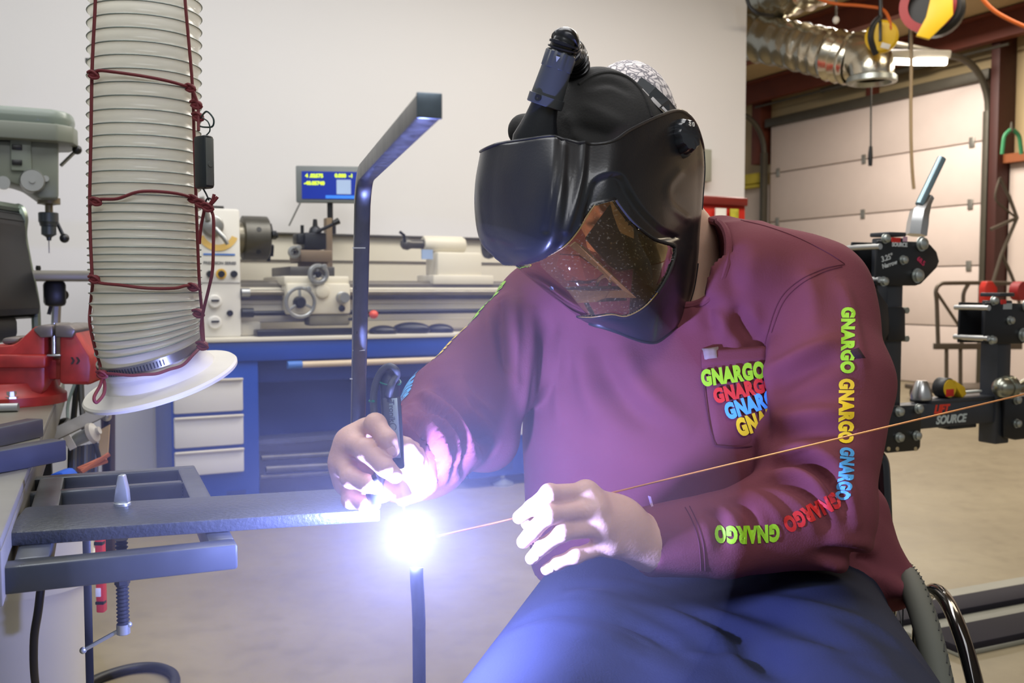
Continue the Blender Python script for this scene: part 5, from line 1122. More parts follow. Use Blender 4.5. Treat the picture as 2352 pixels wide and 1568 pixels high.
hand(bl, wL, [(at(1346, 1131, 1.088), 0.0125), (at(1364, 1170, 1.078), 0.0125), (at(1380, 1210, 1.080), 0.012), (at(1400, 1250, 1.090), 0.011)],
     [([at(1262, 1132, 1.062), at(1222, 1165, 1.066), at(1192, 1188, 1.078)], [0.0098, 0.0088, 0.0078]),
      ([at(1262, 1181, 1.050), at(1226, 1217, 1.056), at(1202, 1244, 1.070)], [0.0102, 0.0092, 0.0080]),
      ([at(1292, 1222, 1.056), at(1248, 1254, 1.062), at(1221, 1282, 1.074)], [0.0098, 0.0088, 0.0076]),
      ([at(1322, 1276, 1.070), at(1280, 1293, 1.072), at(1255, 1308, 1.082)], [0.0086, 0.0077, 0.0068])],
     ([at(1450, 1225, 1.135), at(1375, 1175, 1.128), at(1290, 1172, 1.117), at(1214, 1200, 1.101)], [0.020, 0.0135, 0.0115, 0.0095]))
bl.ell(at(1420, 1200, 1.105), (0.03, 0.016, 0.03), 0.02)
br = Vox((-0.24, 0.93, 0.62), (0.02, 1.30, 0.88), 0.0022)
br.cap(at(920, 1068, 1.11), ER, 0.027, 0.036, 0.02)
wR = at(918, 1066, 1.105)
hand(br, wR, [(at(846, 990, 1.040), 0.0125), (at(803, 1016, 1.032), 0.0128), (at(788, 1062, 1.032), 0.012), (at(796, 1106, 1.042), 0.0112)],
     [([at(862, 974, 1.006), at(890, 1008, 0.990), at(900, 1034, 0.992)], [0.0108, 0.0096, 0.0084]),
      ([at(838, 1033, 0.992), at(884, 1072, 0.980), at(908, 1092, 0.984)], [0.0112, 0.0098, 0.0084]),
      ([at(806, 1096, 0.998), at(842, 1110, 0.986), at(862, 1118, 0.992)], [0.0104, 0.0092, 0.0078]),
      ([at(806, 1146, 1.018), at(838, 1156, 1.008), at(860, 1158, 1.012)], [0.0092, 0.0082, 0.0072])],
     ([at(922, 1080, 1.10), at(944, 1066, 1.074), at(946, 1050, 1.046), at(931, 1024, 1.028)], [0.019, 0.0135, 0.0122, 0.0105]))
br.ell(at(840, 1060, 1.050), (0.03, 0.022, 0.035), 0.02)
# head inside the helmet, facing the weld
HC = at(1425, 395, 1.36); fdir = Vector((-0.46, -0.55, -0.70)).normalized(); rt = fdir.cross(Vector((0, 0, 1))).normalized(); upv = rt.cross(fdir)
MH = np.array([[rt.x, fdir.x, upv.x], [rt.y, fdir.y, upv.y], [rt.z, fdir.z, upv.z]])
hb = Vox((-0.05, 1.14, 0.84), (0.42, 1.60, 1.25), 0.0045)
L_ = lambda x, y, z: HC+rt*x+fdir*y+upv*z
hb.ell(HC, (0.072, 0.094, 0.10), 0.02, MH).ell(L_(0, 0.035, -0.055), (0.055, 0.062, 0.06), 0.03, MH)
hb.cap(L_(0, 0.098, 0.01), L_(0, 0.116, -0.03), 0.008, 0.012, 0.012)
for sx in (-1, 1):
    hb.ell(L_(sx*0.03, 0.083, 0.008), (0.014, 0.010, 0.010), 0.008, MH).ell(L_(sx*0.074, -0.01, -0.01), (0.008, 0.02, 0.03), 0.008, MH)
hb.cap(L_(-0.022, 0.088, -0.068), L_(0.022, 0.088, -0.068), 0.007, 0.007, 0.008)
hb.cap(L_(0, -0.03, -0.06), tuple(at(1556, 560, 1.455)), 0.055, 0.055, 0.03)
hb.cap(tuple(at(1556, 560, 1.455)), tuple(at(1556, 650, 1.47)), 0.055, 0.060, 0.03).cap(tuple(at(1556, 650, 1.47)), tuple(at(1540, 740, 1.455)), 0.060, 0.075, 0.03)
parts = [x.mesh() for x in (bl, br, hb)]; VV, QQ, o = [], [], 0
core = Vox((0.0, 1.24, 0.44), (0.56, 1.68, 1.02), 0.010).loft([(a, b, c_, d_*0.8, e*0.75) for a, b, c_, d_, e in tors[:4]]+[(0.93, 0.25, 1.47, 0.11, 0.075)], SA, 0.02); parts.append(core.mesh())
for v, q in parts: VV.append(smooth_mesh(v, q, 1)); QQ.append(q+o); o += len(v)
body = nmesh('body', np.concatenate(VV), np.concatenate(QQ), M_skin, man, label='bare hands and neck')
M_nail = mat('fingernail', (216, 176, 160), 0.3, coat=0.3)
bv_b = bvh_of(np.concatenate(VV), np.concatenate(QQ))
for (px, py), (dx, dy), s in (((1227, 1279), (-0.7, 0.7), 0.0052), ((1263, 1306), (-0.85, 0.5), 0.0046), ((909, 1092), (0.75, 0.6), 0.0058), ((899, 1036), (0.4, 0.9), 0.005)):
    p, n = hit(bv_b, px, py)
    if p is None: continue
    q = at(px+dx*10, py+dy*10, p.y)-p; ex = (q-n*q.dot(n)).normalized(); ey = n.cross(ex)
    obj('nail', MB().ell(p-n*0.0004, (s*1.2, s, 0.0012), 16, 8, Matrix((ex, ey, n)).transposed()), M_nail, body)
# prints, pocket and seams on the shirt
def decal(body_, a, b, hgt, m, bv, off=0.0012, bold=0.066, name='lettering', arc=0.0):
    vs, fs = text_mesh(body_, 1.0, bold, 0.0, 'LEFT'); bm = bmesh.new(); bv_ = [bm.verts.new(v) for v in vs]
    for f in fs:
        try: bm.faces.new([bv_[i] for i in f])
        except ValueError: pass
    bmesh.ops.remove_doubles(bm, verts=bm.verts[:], dist=1e-5); bmesh.ops.triangulate(bm, faces=bm.faces[:])
    for _ in range(3):
        le = [e for e in bm.edges if e.calc_length() > 0.16]
        if not le: break
        bmesh.ops.subdivide_edges(bm, edges=le, cuts=1); bmesh.ops.triangulate(bm, faces=[f for f in bm.faces if len(f.verts) > 3])
    xs = [v.co.x for v in bm.verts]; ys = [v.co.y for v in bm.verts]; x0, x1, y0, y1 = min(xs), max(xs), min(ys), max(ys)
    ax = Vector((b[0]-a[0], b[1]-a[1], 0)); up = Vector((ax.y, -ax.x, 0)).normalized(); mb = MB(); ok = {}
    bm.verts.index_update()
    for v in bm.verts:
        u = (v.co.x-x0)/(x1-x0); t = ((v.co.y-y0)/(y1-y0)-0.5)*hgt
        px = a[0]+ax.x*u+up.x*(t+arc*math.sin(math.pi*u)); py = a[1]+ax.y*u+up.y*(t+arc*math.sin(math.pi*u)); p, n = hit(bv, px, py)
        if p is not None:
            if n.dot(ray(px, py)) > 0: n = -n
            ok[v.index] = len(mb.v); mb.v.append(p+n*off)
    for f in bm.faces:
        ii = [v.index for v in f.verts]
        if all(i in ok for i in ii):
            q = [mb.v[ok[i]] for i in ii]
            if max((q[0]-q[1]).length, (q[1]-q[2]).length, (q[0]-q[2]).length) < 0.04: mb.f.append(tuple(ok[i] for i in ii))
    bm.free()
    if mb.f: return obj(name, mb, m, shirt, ang=180)
PG = mat('print_green', (150, 204, 30), 0.6); PY = mat('print_yellow', (236, 200, 30), 0.6); PB = mat('print_blue', (86, 170, 232), 0.6); PR = mat('print_red', (208, 42, 40), 0.6)
WORD = 'GNARGO'
for a, b, m, h, ar in (((1948, 706), (1946, 858), PG, 33, 0), ((1944, 870), (1942, 1019), PY, 36, 0), ((1944, 1028), (1934, 1148), PB, 34, 4), ((1928, 1144), (1802, 1208), PR, 40, 0), ((1790, 1222), (1640, 1226), PG, 42, 4)):
    decal(WORD, a, b, h, m, bv_s, arc=ar)
def patch(name, quad, m, bv, off=0.003, nu=14, nv=16, parent=shirt):
    a, b, c_, d_ = [Vector((x, y, 0)) for x, y in quad]; mb = MB(); idx = {}
    for i in range(nu+1):
        for j in range(nv+1):
            u, v = i/nu, j/nv; q = (a*(1-u)+b*u)*(1-v)+(d_*(1-u)+c_*u)*v; p, n = hit(bv, q.x, q.y)
            if p is None: continue
            if n.dot(ray(q.x, q.y)) > 0: n = -n
            e = i in (0, nu) or j in (0, nv); idx[i, j] = len(mb.v); mb.v.append(p+n*(off if not e else off*0.1))
    for i in range(nu):
        for j in range(nv):
            k = [(i, j), (i, j+1), (i+1, j+1), (i+1, j)]
            if all(x in idx for x in k): mb.f.append(tuple(idx[x] for x in k))
    return obj(name, mb, m, parent, ang=180)
patch('pocket', ((1610, 806), (1770, 796), (1780, 1022), (1640, 1024)), M_shirt, bv_t, 0.0045)
patch('pocket_hem', ((1610, 804), (1770, 793), (1771, 836), (1612, 846)), M_shirt, bv_t, 0.0065, 12, 6)
patch('pocket_label', ((1612, 801), (1650, 796), (1652, 830), (1616, 834)), mat('grey_fabric_label', (142, 124, 118), 0.8), bv_t, 0.0085, 5, 5)
for a, b, m, h in (((1610, 871), (1752, 851), PG, 40), ((1638, 912), (1776, 880), PR, 36), ((1664, 948), (1800, 905), PB, 40), ((1690, 985), (1826, 940), PY, 44)): decal(WORD, a, b, h, m, bv_t, 0.0088)
def seam(px, bv=bv_s, r=0.0008, off=0.0002, m=M_seam, name='seam', both=0.0):
    P = []
    for q in spline([(a, b, 0) for a, b in px], 6):
        p, n = hit(bv, q.x, q.y)
        if p is not None:
            if n.dot(ray(q.x, q.y)) > 0: n = -n
            p = p+n*off
            if not P or 0.0005 < (p-P[-1]).length < 0.05: P.append(p)
    if len(P) > 2: obj(name, MB().tube(P, r, 6), m, shirt)
seam([(1940, 607), (1890, 618), (1830, 648), (1790, 690), (1765, 760), (1748, 830)]); seam([(1934, 612), (1888, 626), (1836, 655), (1798, 696), (1772, 764)])
seam([(1574, 1165), (1592, 1200), (1606, 1250), (1610, 1310)]); seam([(1584, 1162), (1602, 1200), (1616, 1250), (1620, 1310)])
seam([(1612, 850), (1620, 920), (1630, 980), (1642, 1022)], bv_t, off=0.003); seam([(1642, 1022), (1690, 1026), (1740, 1024)], bv_t, off=0.003)
seam([(1702, 506), (1760, 520), (1830, 545), (1900, 580), (1940, 606)])
# collar: a rib along the edge of the neck opening
edge = []
for th in np.linspace(0, 2*math.pi, 73)[:-1]:
    for ph in np.linspace(-1.2, 1.4, 90):
        p = np.array([nc_.x+0.062*math.cos(ph)*math.cos(th), nc_.y-0.05+0.14*math.cos(ph)*math.sin(th), nc_.z+0.080*math.sin(ph)])
        i = np.round((p-sh_.lo)/sh_.h).astype(int)
        if Fpre[tuple(i)] > -0.001: edge.append(p); break
edge = np.array(edge)
for _ in range(5): edge = (np.roll(edge, 1, 0)+2*edge+np.roll(edge, -1, 0))/4
obj('collar', MB().tube([Vector(p) for p in edge], 0.0058, 8, closed=True), M_shirt, shirt)
# right sleeve print: runs down the outside of the arm
def arm_decal(body_, A, B, o, ht, m):
    vs, fs = text_mesh(body_, 1.0, 0.066, 0.0, 'LEFT'); xs = [v[0] for v in vs]; ys = [v[1] for v in vs]; x0, x1, y0, y1 = min(xs), max(xs), min(ys), max(ys)
    bm = bmesh.new(); bb = [bm.verts.new(v) for v in vs]
    for f in fs:
        try: bm.faces.new([bb[i] for i in f])
        except ValueError: pass
    bmesh.ops.triangulate(bm, faces=bm.faces[:]); le = [e for e in bm.edges if e.calc_length() > 0.2]; bmesh.ops.subdivide_edges(bm, edges=le, cuts=1); bmesh.ops.triangulate(bm, faces=bm.faces[:]); bm.verts.index_update()
    ax = (B-A).normalized(); o = (o-ax*o.dot(ax)).normalized(); s = ax.cross(o); mb = MB(); ok = {}
    for v in bm.verts:
        u = (v.co.x-x0)/(x1-x0); t = ((v.co.y-y0)/(y1-y0)-0.5)*ht/0.078; dr = o*math.cos(t)+s*math.sin(t); p0 = A+(B-A)*u+dr*0.25
        r = bv_s.ray_cast(p0, -dr)
        if r[0] is not None and (r[0]-p0).length < 0.24: ok[v.index] = len(mb.v); mb.v.append(r[0]+dr*0.0012)
    for f in bm.faces:
        ii = [v.index for v in f.verts]
        if all(i in ok for i in ii): mb.f.append(tuple(ok[i] for i in ii))
    bm.free()
    if mb.f: obj('lettering', mb, m, shirt, ang=180)
oR = Vector((-0.80, -0.22, 0.45)); lr = lambda t: SR.lerp(ER, t)
arm_decal(WORD, lr(0.10), lr(0.48), oR, 0.034, PG); arm_decal(WORD, lr(0.54), lr(0.90), oR, 0.034, PY); arm_decal(WORD, lr(0.95), ER.lerp(WR, 0.35), oR, 0.034, PB); arm_decal(WORD, ER.lerp(WR, 0.42), ER.lerp(WR, 0.85), oR, 0.03, PR)
patch('paint_spot', ((1488, 1138), (1495, 1140), (1501, 1162), (1495, 1164)), mat('pale_paint', (170, 140, 160), 0.8), bv_s, 0.001, 4, 6)
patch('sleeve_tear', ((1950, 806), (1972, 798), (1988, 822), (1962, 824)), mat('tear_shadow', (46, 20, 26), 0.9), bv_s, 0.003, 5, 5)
# ================================================================== WELDING HELMET
M_hel = mat('helmet_black_gloss', (24, 26, 31), 0.34, var=0.12, vscale=16, bump=0.04, bscale=300, coat=0.15)
M_fab = mat('helmet_black_fabric', (38, 37, 36), 0.85, var=0.12, vscale=14, bump=0.15, bscale=300)
M_hgr = mat('helmet_grey_plastic', (62, 66, 70), 0.4, var=0.05)
NET = [
 [(1125,352,1.42),(1118,350,1.30),(1160,333,1.25),(1220,324,1.21),(1290,320,1.185),(1345,331,1.185),(1405,325,1.19),(1450,297,1.215),(1520,264,1.27),(1565,254,1.32),(1598,285,1.37),(1616,345,1.42),(1600,345,1.50)],
 [(1115,420,1.44),(1106,420,1.30),(1150,410,1.24),(1215,402,1.195),(1285,398,1.160),(1345,400,1.166),(1405,398,1.172),(1455,385,1.20),(1520,362,1.255),(1565,350,1.31),(1600,360,1.37),(1618,390,1.42),(1600,390,1.50)],
 [(1114,490,1.44),(1105,490,1.30),(1148,490,1.235),(1212,487,1.182),(1280,480,1.145),(1345,474,1.155),(1405,468,1.165),(1455,460,1.19),(1520,445,1.245),(1565,440,1.305),(1600,440,1.37),(1614,450,1.42),(1596,450,1.50)],
 [(1126,555,1.43),(1118,552,1.30),(1158,560,1.232),(1215,562,1.175),(1280,550,1.145),(1340,545,1.152),(1400,540,1.163),(1460,535,1.185),(1520,530,1.235),(1562,525,1.30),(1595,525,1.36),(1609,525,1.41),(1592,525,1.49)],
 [(1170,592,1.41),(1162,594,1.295),(1195,605,1.235),(1240,612,1.19),(1295,612,1.165),(1350,608,1.16),(1405,605,1.165),(1465,605,1.18),(1525,603,1.22),(1565,600,1.28),(1590,600,1.35),(1603,600,1.40),(1586,600,1.48)],
 [(1235,648,1.38),(1226,650,1.285),(1250,660,1.235),(1285,668,1.20),(1325,672,1.175),(1370,672,1.17),(1420,670,1.175),(1470,668,1.185),(1520,668,1.215),(1560,670,1.27),(1580,672,1.33),(1592,668,1.38),(1574,668,1.46)],
 [(1300,700,1.34),(1290,700,1.27),(1305,712,1.235),(1330,722,1.21),(1360,728,1.195),(1395,730,1.19),(1435,730,1.195),(1475,728,1.205),(1515,726,1.225),(1545,726,1.265),(1562,728,1.31),(1572,722,1.36),(1556,722,1.43)],
 [(1338,728,1.30),(1328,728,1.26),(1342,738,1.24),(1362,746,1.23),(1388,753,1.225),(1418,763,1.225),(1448,775,1.23),(1480,785,1.24),(1508,786,1.255),(1533,770,1.28),(1548,757,1.31),(1558,747,1.35),(1544,747,1.41)]]
def crm(P, n):
    """Catmull-Rom through the rows of an array"""
    P = np.asarray(P, float); N = len(P); Pp = np.concatenate([[2*P[0]-P[1]], P, [2*P[-1]-P[-2]]]); out = []
    for q in np.linspace(0, N-1, n):
        i = min(int(q), N-2); t = q-i; a, b, c, d = Pp[i], Pp[i+1], Pp[i+2], Pp[i+3]
        out.append(0.5*(2*b+(c-a)*t+(2*a-5*b+4*c-d)*t*t+(3*b-a-3*c+d)*t**3))
    return np.array(out)
W3 = np.array([[list(at(*p)) for p in row] for row in NET])
GU, GV = 168, 190
G = crm(W3, GU); G = np.transpose(crm(np.transpose(G, (1, 0, 2)), GV), (1, 0, 2))
PX = proj(G)
du = np.gradient(G, axis=0); dv = np.gradient(G, axis=1); NN = np.cross(dv, du); NN /= np.linalg.norm(NN, axis=2)[..., None]+1e-9
# normals outwards (away from the head)
sg_ = np.sign(((G-np.array(at(1400, 470, 1.34)))*NN).sum(2))[..., None]; NN = NN*np.where(np.median(sg_) > 0, 1, -1)
def poly_d(poly, P):
    """signed distance in pixels to a polygon (negative inside)"""
    poly = np.asarray(poly, float); x, y = P[..., 0], P[..., 1]; ins = np.zeros(x.shape, bool); dd = np.full(x.shape, 1e9); n = len(poly)
    for i in range(n):
        (x0, y0), (x1, y1) = poly[i], poly[(i+1) % n]
        c = ((y0 > y) != (y1 > y)) & (x < (x1-x0)*(y-y0)/(y1-y0+1e-12)+x0); ins ^= c
        t = np.clip(((x-x0)*(x1-x0)+(y-y0)*(y1-y0))/((x1-x0)**2+(y1-y0)**2+1e-9), 0, 1)
        dd = np.minimum(dd, np.hypot(x-x0-t*(x1-x0), y-y0-t*(y1-y0)))
    return np.where(ins, -dd, dd)
def sp2(pts, n=8, closed=True): return [(p.x, p.y) for p in spline([(a, b, 0) for a, b in pts], n, closed)]
VIS_OUT = sp2([(1146, 582), (1164, 597), (1196, 601), (1232, 598), (1270, 582), (1302, 561), (1330, 528), (1350, 494), (1366, 471)], 4, False) + [(1416, 459)] + \
    sp2([(1420, 466), (1446, 500), (1474, 527), (1508, 550), (1545, 562), (1551, 574), (1549, 592), (1535, 630), (1510, 672), (1478, 706), (1438, 726), (1405, 722), (1360, 728), (1322, 727)], 4, False) + [(1285, 722), (1200, 655)]
dV = poly_d(VIS_OUT, PX); back = np.zeros(dV.shape, bool); back[:, :12] = True
inv = (dV < 0)
# relief: brow bulge steps over the visor, upright ridge and groove, right hand cheek panel
S = G.copy(); disp = np.zeros(dV.shape)
smooth01 = lambda x: np.clip(x, 0, 1)**2*(3-2*np.clip(x, 0, 1))
bul = poly_d(sp2([(1090, 330), (1180, 318), (1292, 312), (1300, 400), (1296, 480), (1290, 545), (1262, 588), (1200, 612), (1120, 600), (1080, 470)], 6), PX)
disp += 0.008*smooth01((6-bul)/26)
def line_d(px):
    pts = np.array(sp2(px, 8, False)); d = np.full(dV.shape, 1e9)
    for i in range(len(pts)-1):
        a, b = pts[i], pts[i+1]; L = ((b-a)**2).sum()+1e-9; t = np.clip(((PX-a)*(b-a)).sum(2)/L, 0, 1); d = np.minimum(d, np.hypot(*np.moveaxis(PX-a-t[..., None]*(b-a), 2, 0)))
    return d
disp -= 0.0035*np.exp(-(line_d([(1290, 318), (1284, 400), (1272, 480), (1262, 530)])/6)**2)
disp += 0.004*np.exp(-(line_d([(1342, 330), (1336, 400), (1320, 470), (1300, 530)])/9)**2)
rec = poly_d(sp2([(1352, 440), (1368, 408), (1400, 396), (1430, 402), (1452, 440), (1480, 480), (1520, 520), (1560, 548), (1440, 560), (1340, 540)], 6), PX)
disp -= 0.005*smooth01((2-rec)/12)
disp += 0.0014*np.exp(-(line_d([(1560, 395), (1535, 430), (1540, 470), (1575, 500)])/10)**2)
disp += 0.0012*smooth01((8-np.abs(dV))/8)*(dV >= 0)
S = S + NN*(disp*(~back))[..., None]
# snap the edge of the opening onto the outline
hel = thing('welding_helmet', 'black welding helmet with amber visor and breathing hose worn by the welder', 'helmet', at(1400, 450, 1.34))
def grid_mesh(keep, P, off=0.0, thick=0.0):
    mb = MB(); idx = {}
    ii, jj = np.where(keep)
    for i, j in zip(ii, jj):
        for a in (i, i+1):
            for b in (j, j+1):
                if (a, b) not in idx: idx[a, b] = len(mb.v); mb.v.append(Vector(P[a, b]+NN[a, b]*off))
        mb.f.append((idx[i, j], idx[i, j+1], idx[i+1, j+1], idx[i+1, j]))
    if thick:
        n = len(mb.v); keys = list(idx); mb.v += [mb.v[idx[k]]-Vector(NN[k])*thick for k in keys] if [idx[k] for k in keys] == list(range(n)) else []
        ec = {}
        for f in mb.f:
            for a, b in zip(f, f[1:]+f[:1]): ec[(a, b)] = 1
        rim = [(a, b) for a, b in ec if (b, a) not in ec]
        mb.f += [tuple(x+n for x in reversed(f)) for f in mb.f]+[(b, a, a+n, b+n) for a, b in rim]
    return mb
inf_ = inv[:-1, :-1] & inv[1:, :-1] & inv[:-1, 1:] & inv[1:, 1:]
# pull boundary vertices to the outline by bilinear shift along the grid
vo = np.array(VIS_OUT); bnd = np.zeros(dV.shape, bool); any_ = np.zeros(dV.shape, bool)
for a in (0, 1):
    for b in (0, 1): any_[a:GU-1+a, b:GV-1+b] |= inf_; 
nin = np.zeros(dV.shape, bool)
for a in (0, 1):
    for b in (0, 1): nin[a:GU-1+a, b:GV-1+b] |= ~inf_
bnd = any_ & nin
for i, j in np.argwhere(bnd):
    p = PX[i, j]; k = np.arange(len(vo)); a_, b_ = vo, np.roll(vo, -1, 0); t = np.clip(((p-a_)*(b_-a_)).sum(1)/(((b_-a_)**2).sum(1)+1e-9), 0, 1)
    c_ = a_+t[:, None]*(b_-a_); m = np.argmin(((c_-p)**2).sum(1)); q = c_[m]
    if np.hypot(*(q-p)) < 4.5:
        nw = np.array(at(q[0], q[1], G[i, j][1])); G[i, j] = nw; S[i, j] = nw+NN[i, j]*disp[i, j]
sm_ = grid_mesh(~inf_, S, 0.0, 0.0032)
shell = obj('shell', sm_, M_hel, hel, ang=50)
def glass(name, rgb, rough=0.04, ior=1.25):
    m = bpy.data.materials.new(name); m.use_nodes = True; nt = m.node_tree; nt.nodes.remove(nt.nodes['Principled BSDF']); out = nt.nodes['Material Output']
    t = nt.nodes.new('ShaderNodeBsdfTransparent'); t.inputs[0].default_value = s2l(rgb)+(1,)
    g = nt.nodes.new('ShaderNodeBsdfGlossy'); g.inputs['Roughness'].default_value = rough
    fr = nt.nodes.new('ShaderNodeFresnel'); fr.inputs[0].default_value = 1.13
    n = nt.nodes.new('ShaderNodeTexNoise'); n.inputs['Scale'].default_value = 55; n.inputs['Detail'].default_value = 6
    r = nt.nodes.new('ShaderNodeMapRange'); r.inputs[1].default_value = 0.60; r.inputs[2].default_value = 0.72; nt.links.new(n.outputs['Fac'], r.inputs[0])
    df = nt.nodes.new('ShaderNodeBsdfDiffuse'); df.inputs[0].default_value = s2l((150, 140, 110))+(1,)
    mu = nt.nodes.new('ShaderNodeMath'); mu.operation = 'MULTIPLY_ADD'; mu.inputs[1].default_value = 0.30; mu.inputs[2].default_value = 0.05; nt.links.new(r.outputs[0], mu.inputs[0])
    m1 = nt.nodes.new('ShaderNodeMixShader'); m2 = nt.nodes.new('ShaderNodeMixShader')
    nt.links.new(mu.outputs[0], m1.inputs[0]); nt.links.new(t.outputs[0], m1.inputs[1]); nt.links.new(df.outputs[0], m1.inputs[2])
    nt.links.new(fr.outputs[0], m2.inputs[0]); nt.links.new(m1.outputs[0], m2.inputs[1]); nt.links.new(g.outputs[0], m2.inputs[2]); nt.links.new(m2.outputs[0], out.inputs['Surface']); return m
visor = obj('visor', grid_mesh(inf_, G, -0.001, 0.0022), glass('amber_visor', (236, 216, 184)), hel, ang=180, label='clear amber visor')
def on_net(px, py, P=None):
    P = S if P is None else P; d = ((PX-np.array([px, py]))**2).sum(2); d[:, :13] = 1e9
    i, j = np.unravel_index(np.argmin(d), d.shape); return P[i, j], NN[i, j]
rim = [at(x, y, on_net(x, y, G)[0][1]-0.002) for x, y in VIS_OUT]
k1 = len(sp2([(0, 0)]*9, 4, False)); k1 = 33
obj('visor_rim', MB().tube(rim[k1:k1+34], 0.0018, 6), M_fab, hel)
obj('visor_rim', MB().tube(rim[:k1], 0.0009, 6), mat('amber_edge', (128, 104, 52), 0.3), hel, label='amber lower edge of the visor')
obj('visor_rim', MB().tube(rim[k1+25:k1+25+28], 0.0008, 6), mat('amber_edge', (128, 104, 52), 0.3), hel)
# edge beads
top = [Vector(S[0, j]) for j in range(14, GV-12)]; obj('edge_bead', MB().tube(top[::2], 0.0021, 7), M_hel, hel)
side = [Vector(S[i, GV-16]) for i in range(0, GU)]+[Vector(S[GU-1, j]) for j in range(GV-17, 40, -1)]
obj('edge_bead', MB().tube(side[::3], 0.0020, 7), M_hel, hel)
# darkening lens cassette behind the visor
def inner(pts, name, m, th, **k):
    P = [at(*p) for p in pts]; c = sum(P, Vector())/len(P); n = (P[1]-P[0]).cross(P[2]-P[0]).normalized()
    if n.y > 0: n = -n
    mb = MB(); N_ = len(P); mb.add(P+[p-n*th for p in P], [tuple(range(N_)), tuple(range(2*N_-1, N_-1, -1))]+[(i, i+N_, (i+1) % N_+N_, (i+1) % N_) for i in range(N_)])
    return obj(name, mb, m, hel, smooth=False, **k)
M_cas = mat('cassette_dark', (30, 32, 36), 0.35); M_fr = mat('cassette_grey_frame', (128, 126, 124), 0.4, 0.2)
inner([(1345, 545, 1.190), (1400, 470, 1.20), (1418, 472, 1.20), (1470, 530, 1.225), (1492, 580, 1.24), (1470, 612, 1.235), (1420, 622, 1.22), (1400, 610, 1.21)], 'lens_body', M_cas, 0.006)
inner([(1310, 566, 1.180), (1322, 556, 1.180), (1342, 566, 1.186), (1462, 684, 1.20), (1392, 684, 1.20), (1402, 668, 1.20), (1430, 666, 1.20)], 'lens_frame', M_fr, 0.003)
inner([(1400, 458, 1.196), (1416, 462, 1.196), (1456, 526, 1.216), (1456, 548, 1.22), (1424, 534, 1.212), (1408, 492, 1.20)], 'lens_reflector', mat('olive_lens_plate', (122, 120, 92), 0.35), 0.002)
inner([(1465, 535, 1.262), (1560, 545, 1.31), (1578, 640, 1.33), (1525, 725, 1.29), (1445, 735, 1.26), (1455, 640, 1.25)], 'dark_backing', mat('dark_backing_brown', (58, 38, 38), 0.8), 0.002)  # added backing panel that keeps the right of the visor dark
inner([(1262, 660, 1.215), (1420, 657, 1.204), (1432, 664, 1.204), (1264, 666, 1.215)], 'lens_bar', M_cas, 0.003)
inner([(1272, 668, 1.222), (1420, 668, 1.21), (1440, 690, 1.214), (1320, 696, 1.226), (1290, 688, 1.23)], 'lower_frame', mat('cassette_mid_grey', (104, 104, 100), 0.4), 0.003)
inner([(1285, 585, 1.205), (1330, 588, 1.195), (1385, 628, 1.215), (1350, 655, 1.22), (1300, 645, 1.22), (1278, 610, 1.215)], 'shirt_reflection', mat('reflected_red', (112, 56, 52), 0.8), 0.002)  # reddish light reflected from the shirt, put into this panel's colour
obj('nose_loop', MB().tube([at(1370, 656, 1.215), at(1378, 640, 1.214), at(1392, 634, 1.212), at(1402, 646, 1.212), at(1398, 660, 1.214)], 0.0022, 8, smooth=5), M_fr, hel)
obj('face_seal', MB().tube([at(1350, 660, 1.235), at(1345, 690, 1.235), at(1358, 716, 1.225), at(1362, 726, 1.22)], 0.003, 8, smooth=5), M_fab, hel)
# knob
kp, kn = on_net(1566, 322); kn = Vector(kn); ka = Vector((0.62, -0.76, 0.12)).normalized(); kc = at(1558, 318, float(kp[1])+0.004)
obj('pivot_plate', MB().lathe(kc-ka*0.008, ka, [(0, 0.030), (0.012, 0.028), (0.014, 0.024)], 32), M_hel, hel)
kb = obj('knob', MB().lathe(kc+ka*0.004, ka, [(0, 0.021), (0.003, 0.0235), (0.012, 0.0225), (0.018, 0.0195), (0.0195, 0.012), (0.0195, 0.0)], 60, scal=lambda th: 1+0.055*math.cos(th*10)), mat('knob_dark_plastic', (40, 43, 48), 0.25), hel)
u_ = ka.cross(Vector((0, 0, 1))).normalized(); obj('knob_mark', MB().text('8 0', kc+ka*0.0236+Vector((0, 0, 0.013)), -u_, Vector((0, 0, 1)), 0.009), mat('white_label', (225, 222, 214), 0.5), kb)
# head cover, strap, cap
hc_ = Vox((-0.05, 1.16, 0.98), (0.32, 1.52, 1.30), 0.0035)
hc_.ell(at(1372, 330, 1.318), (0.080, 0.062, 0.103), 0.0).ell(at(1412, 350, 1.33), (0.076, 0.07, 0.092), 0.02)
hc_.cap(at(1205, 300, 1.36), at(1260, 310, 1.34), 0.024, 0.034, 0.03)
hc_.cut(at(1400, 395, 1.25), (0, 0, -1), at(1000, 700, 1.1), at(1800, 100, 1.6))
v, q = hc_.mesh(); v = smooth_mesh(v, q, 2); nn_ = vnormals(v, q); bvc = bvh_of(v, q)
for px, w_, a_ in (([(1330, 240), (1380, 260), (1440, 290)], 0.008, 0.004), ([(1310, 290), (1370, 305), (1420, 318)], 0.008, -0.005), ([(1345, 200), (1400, 190), (1450, 215)], 0.006, -0.003), ([(1300, 260), (1330, 320)], 0.007, 0.004)): v = fold(v, nn_, bvc, px, w_, a_)
bvc = bvh_of(v, q)
fc_ = nmesh('fabric_cover', v, q, M_fab, hel)
hem = []
for p in sp2([(1330, 188), (1362, 168), (1400, 161), (1440, 172), (1472, 202), (1490, 240), (1498, 262)], 5, False):
    h_, n_ = hit(bvc, p[0], p[1]+6)
    if h_ is not None: hem.append(h_)
if len(hem) > 3: obj('cover_hem', MB().tube(hem, 0.0028, 7), M_fab, fc_)
bc_m = bpy.data.materials.new('patterned_cap'); bc_m.use_nodes = True; nt = bc_m.node_tree
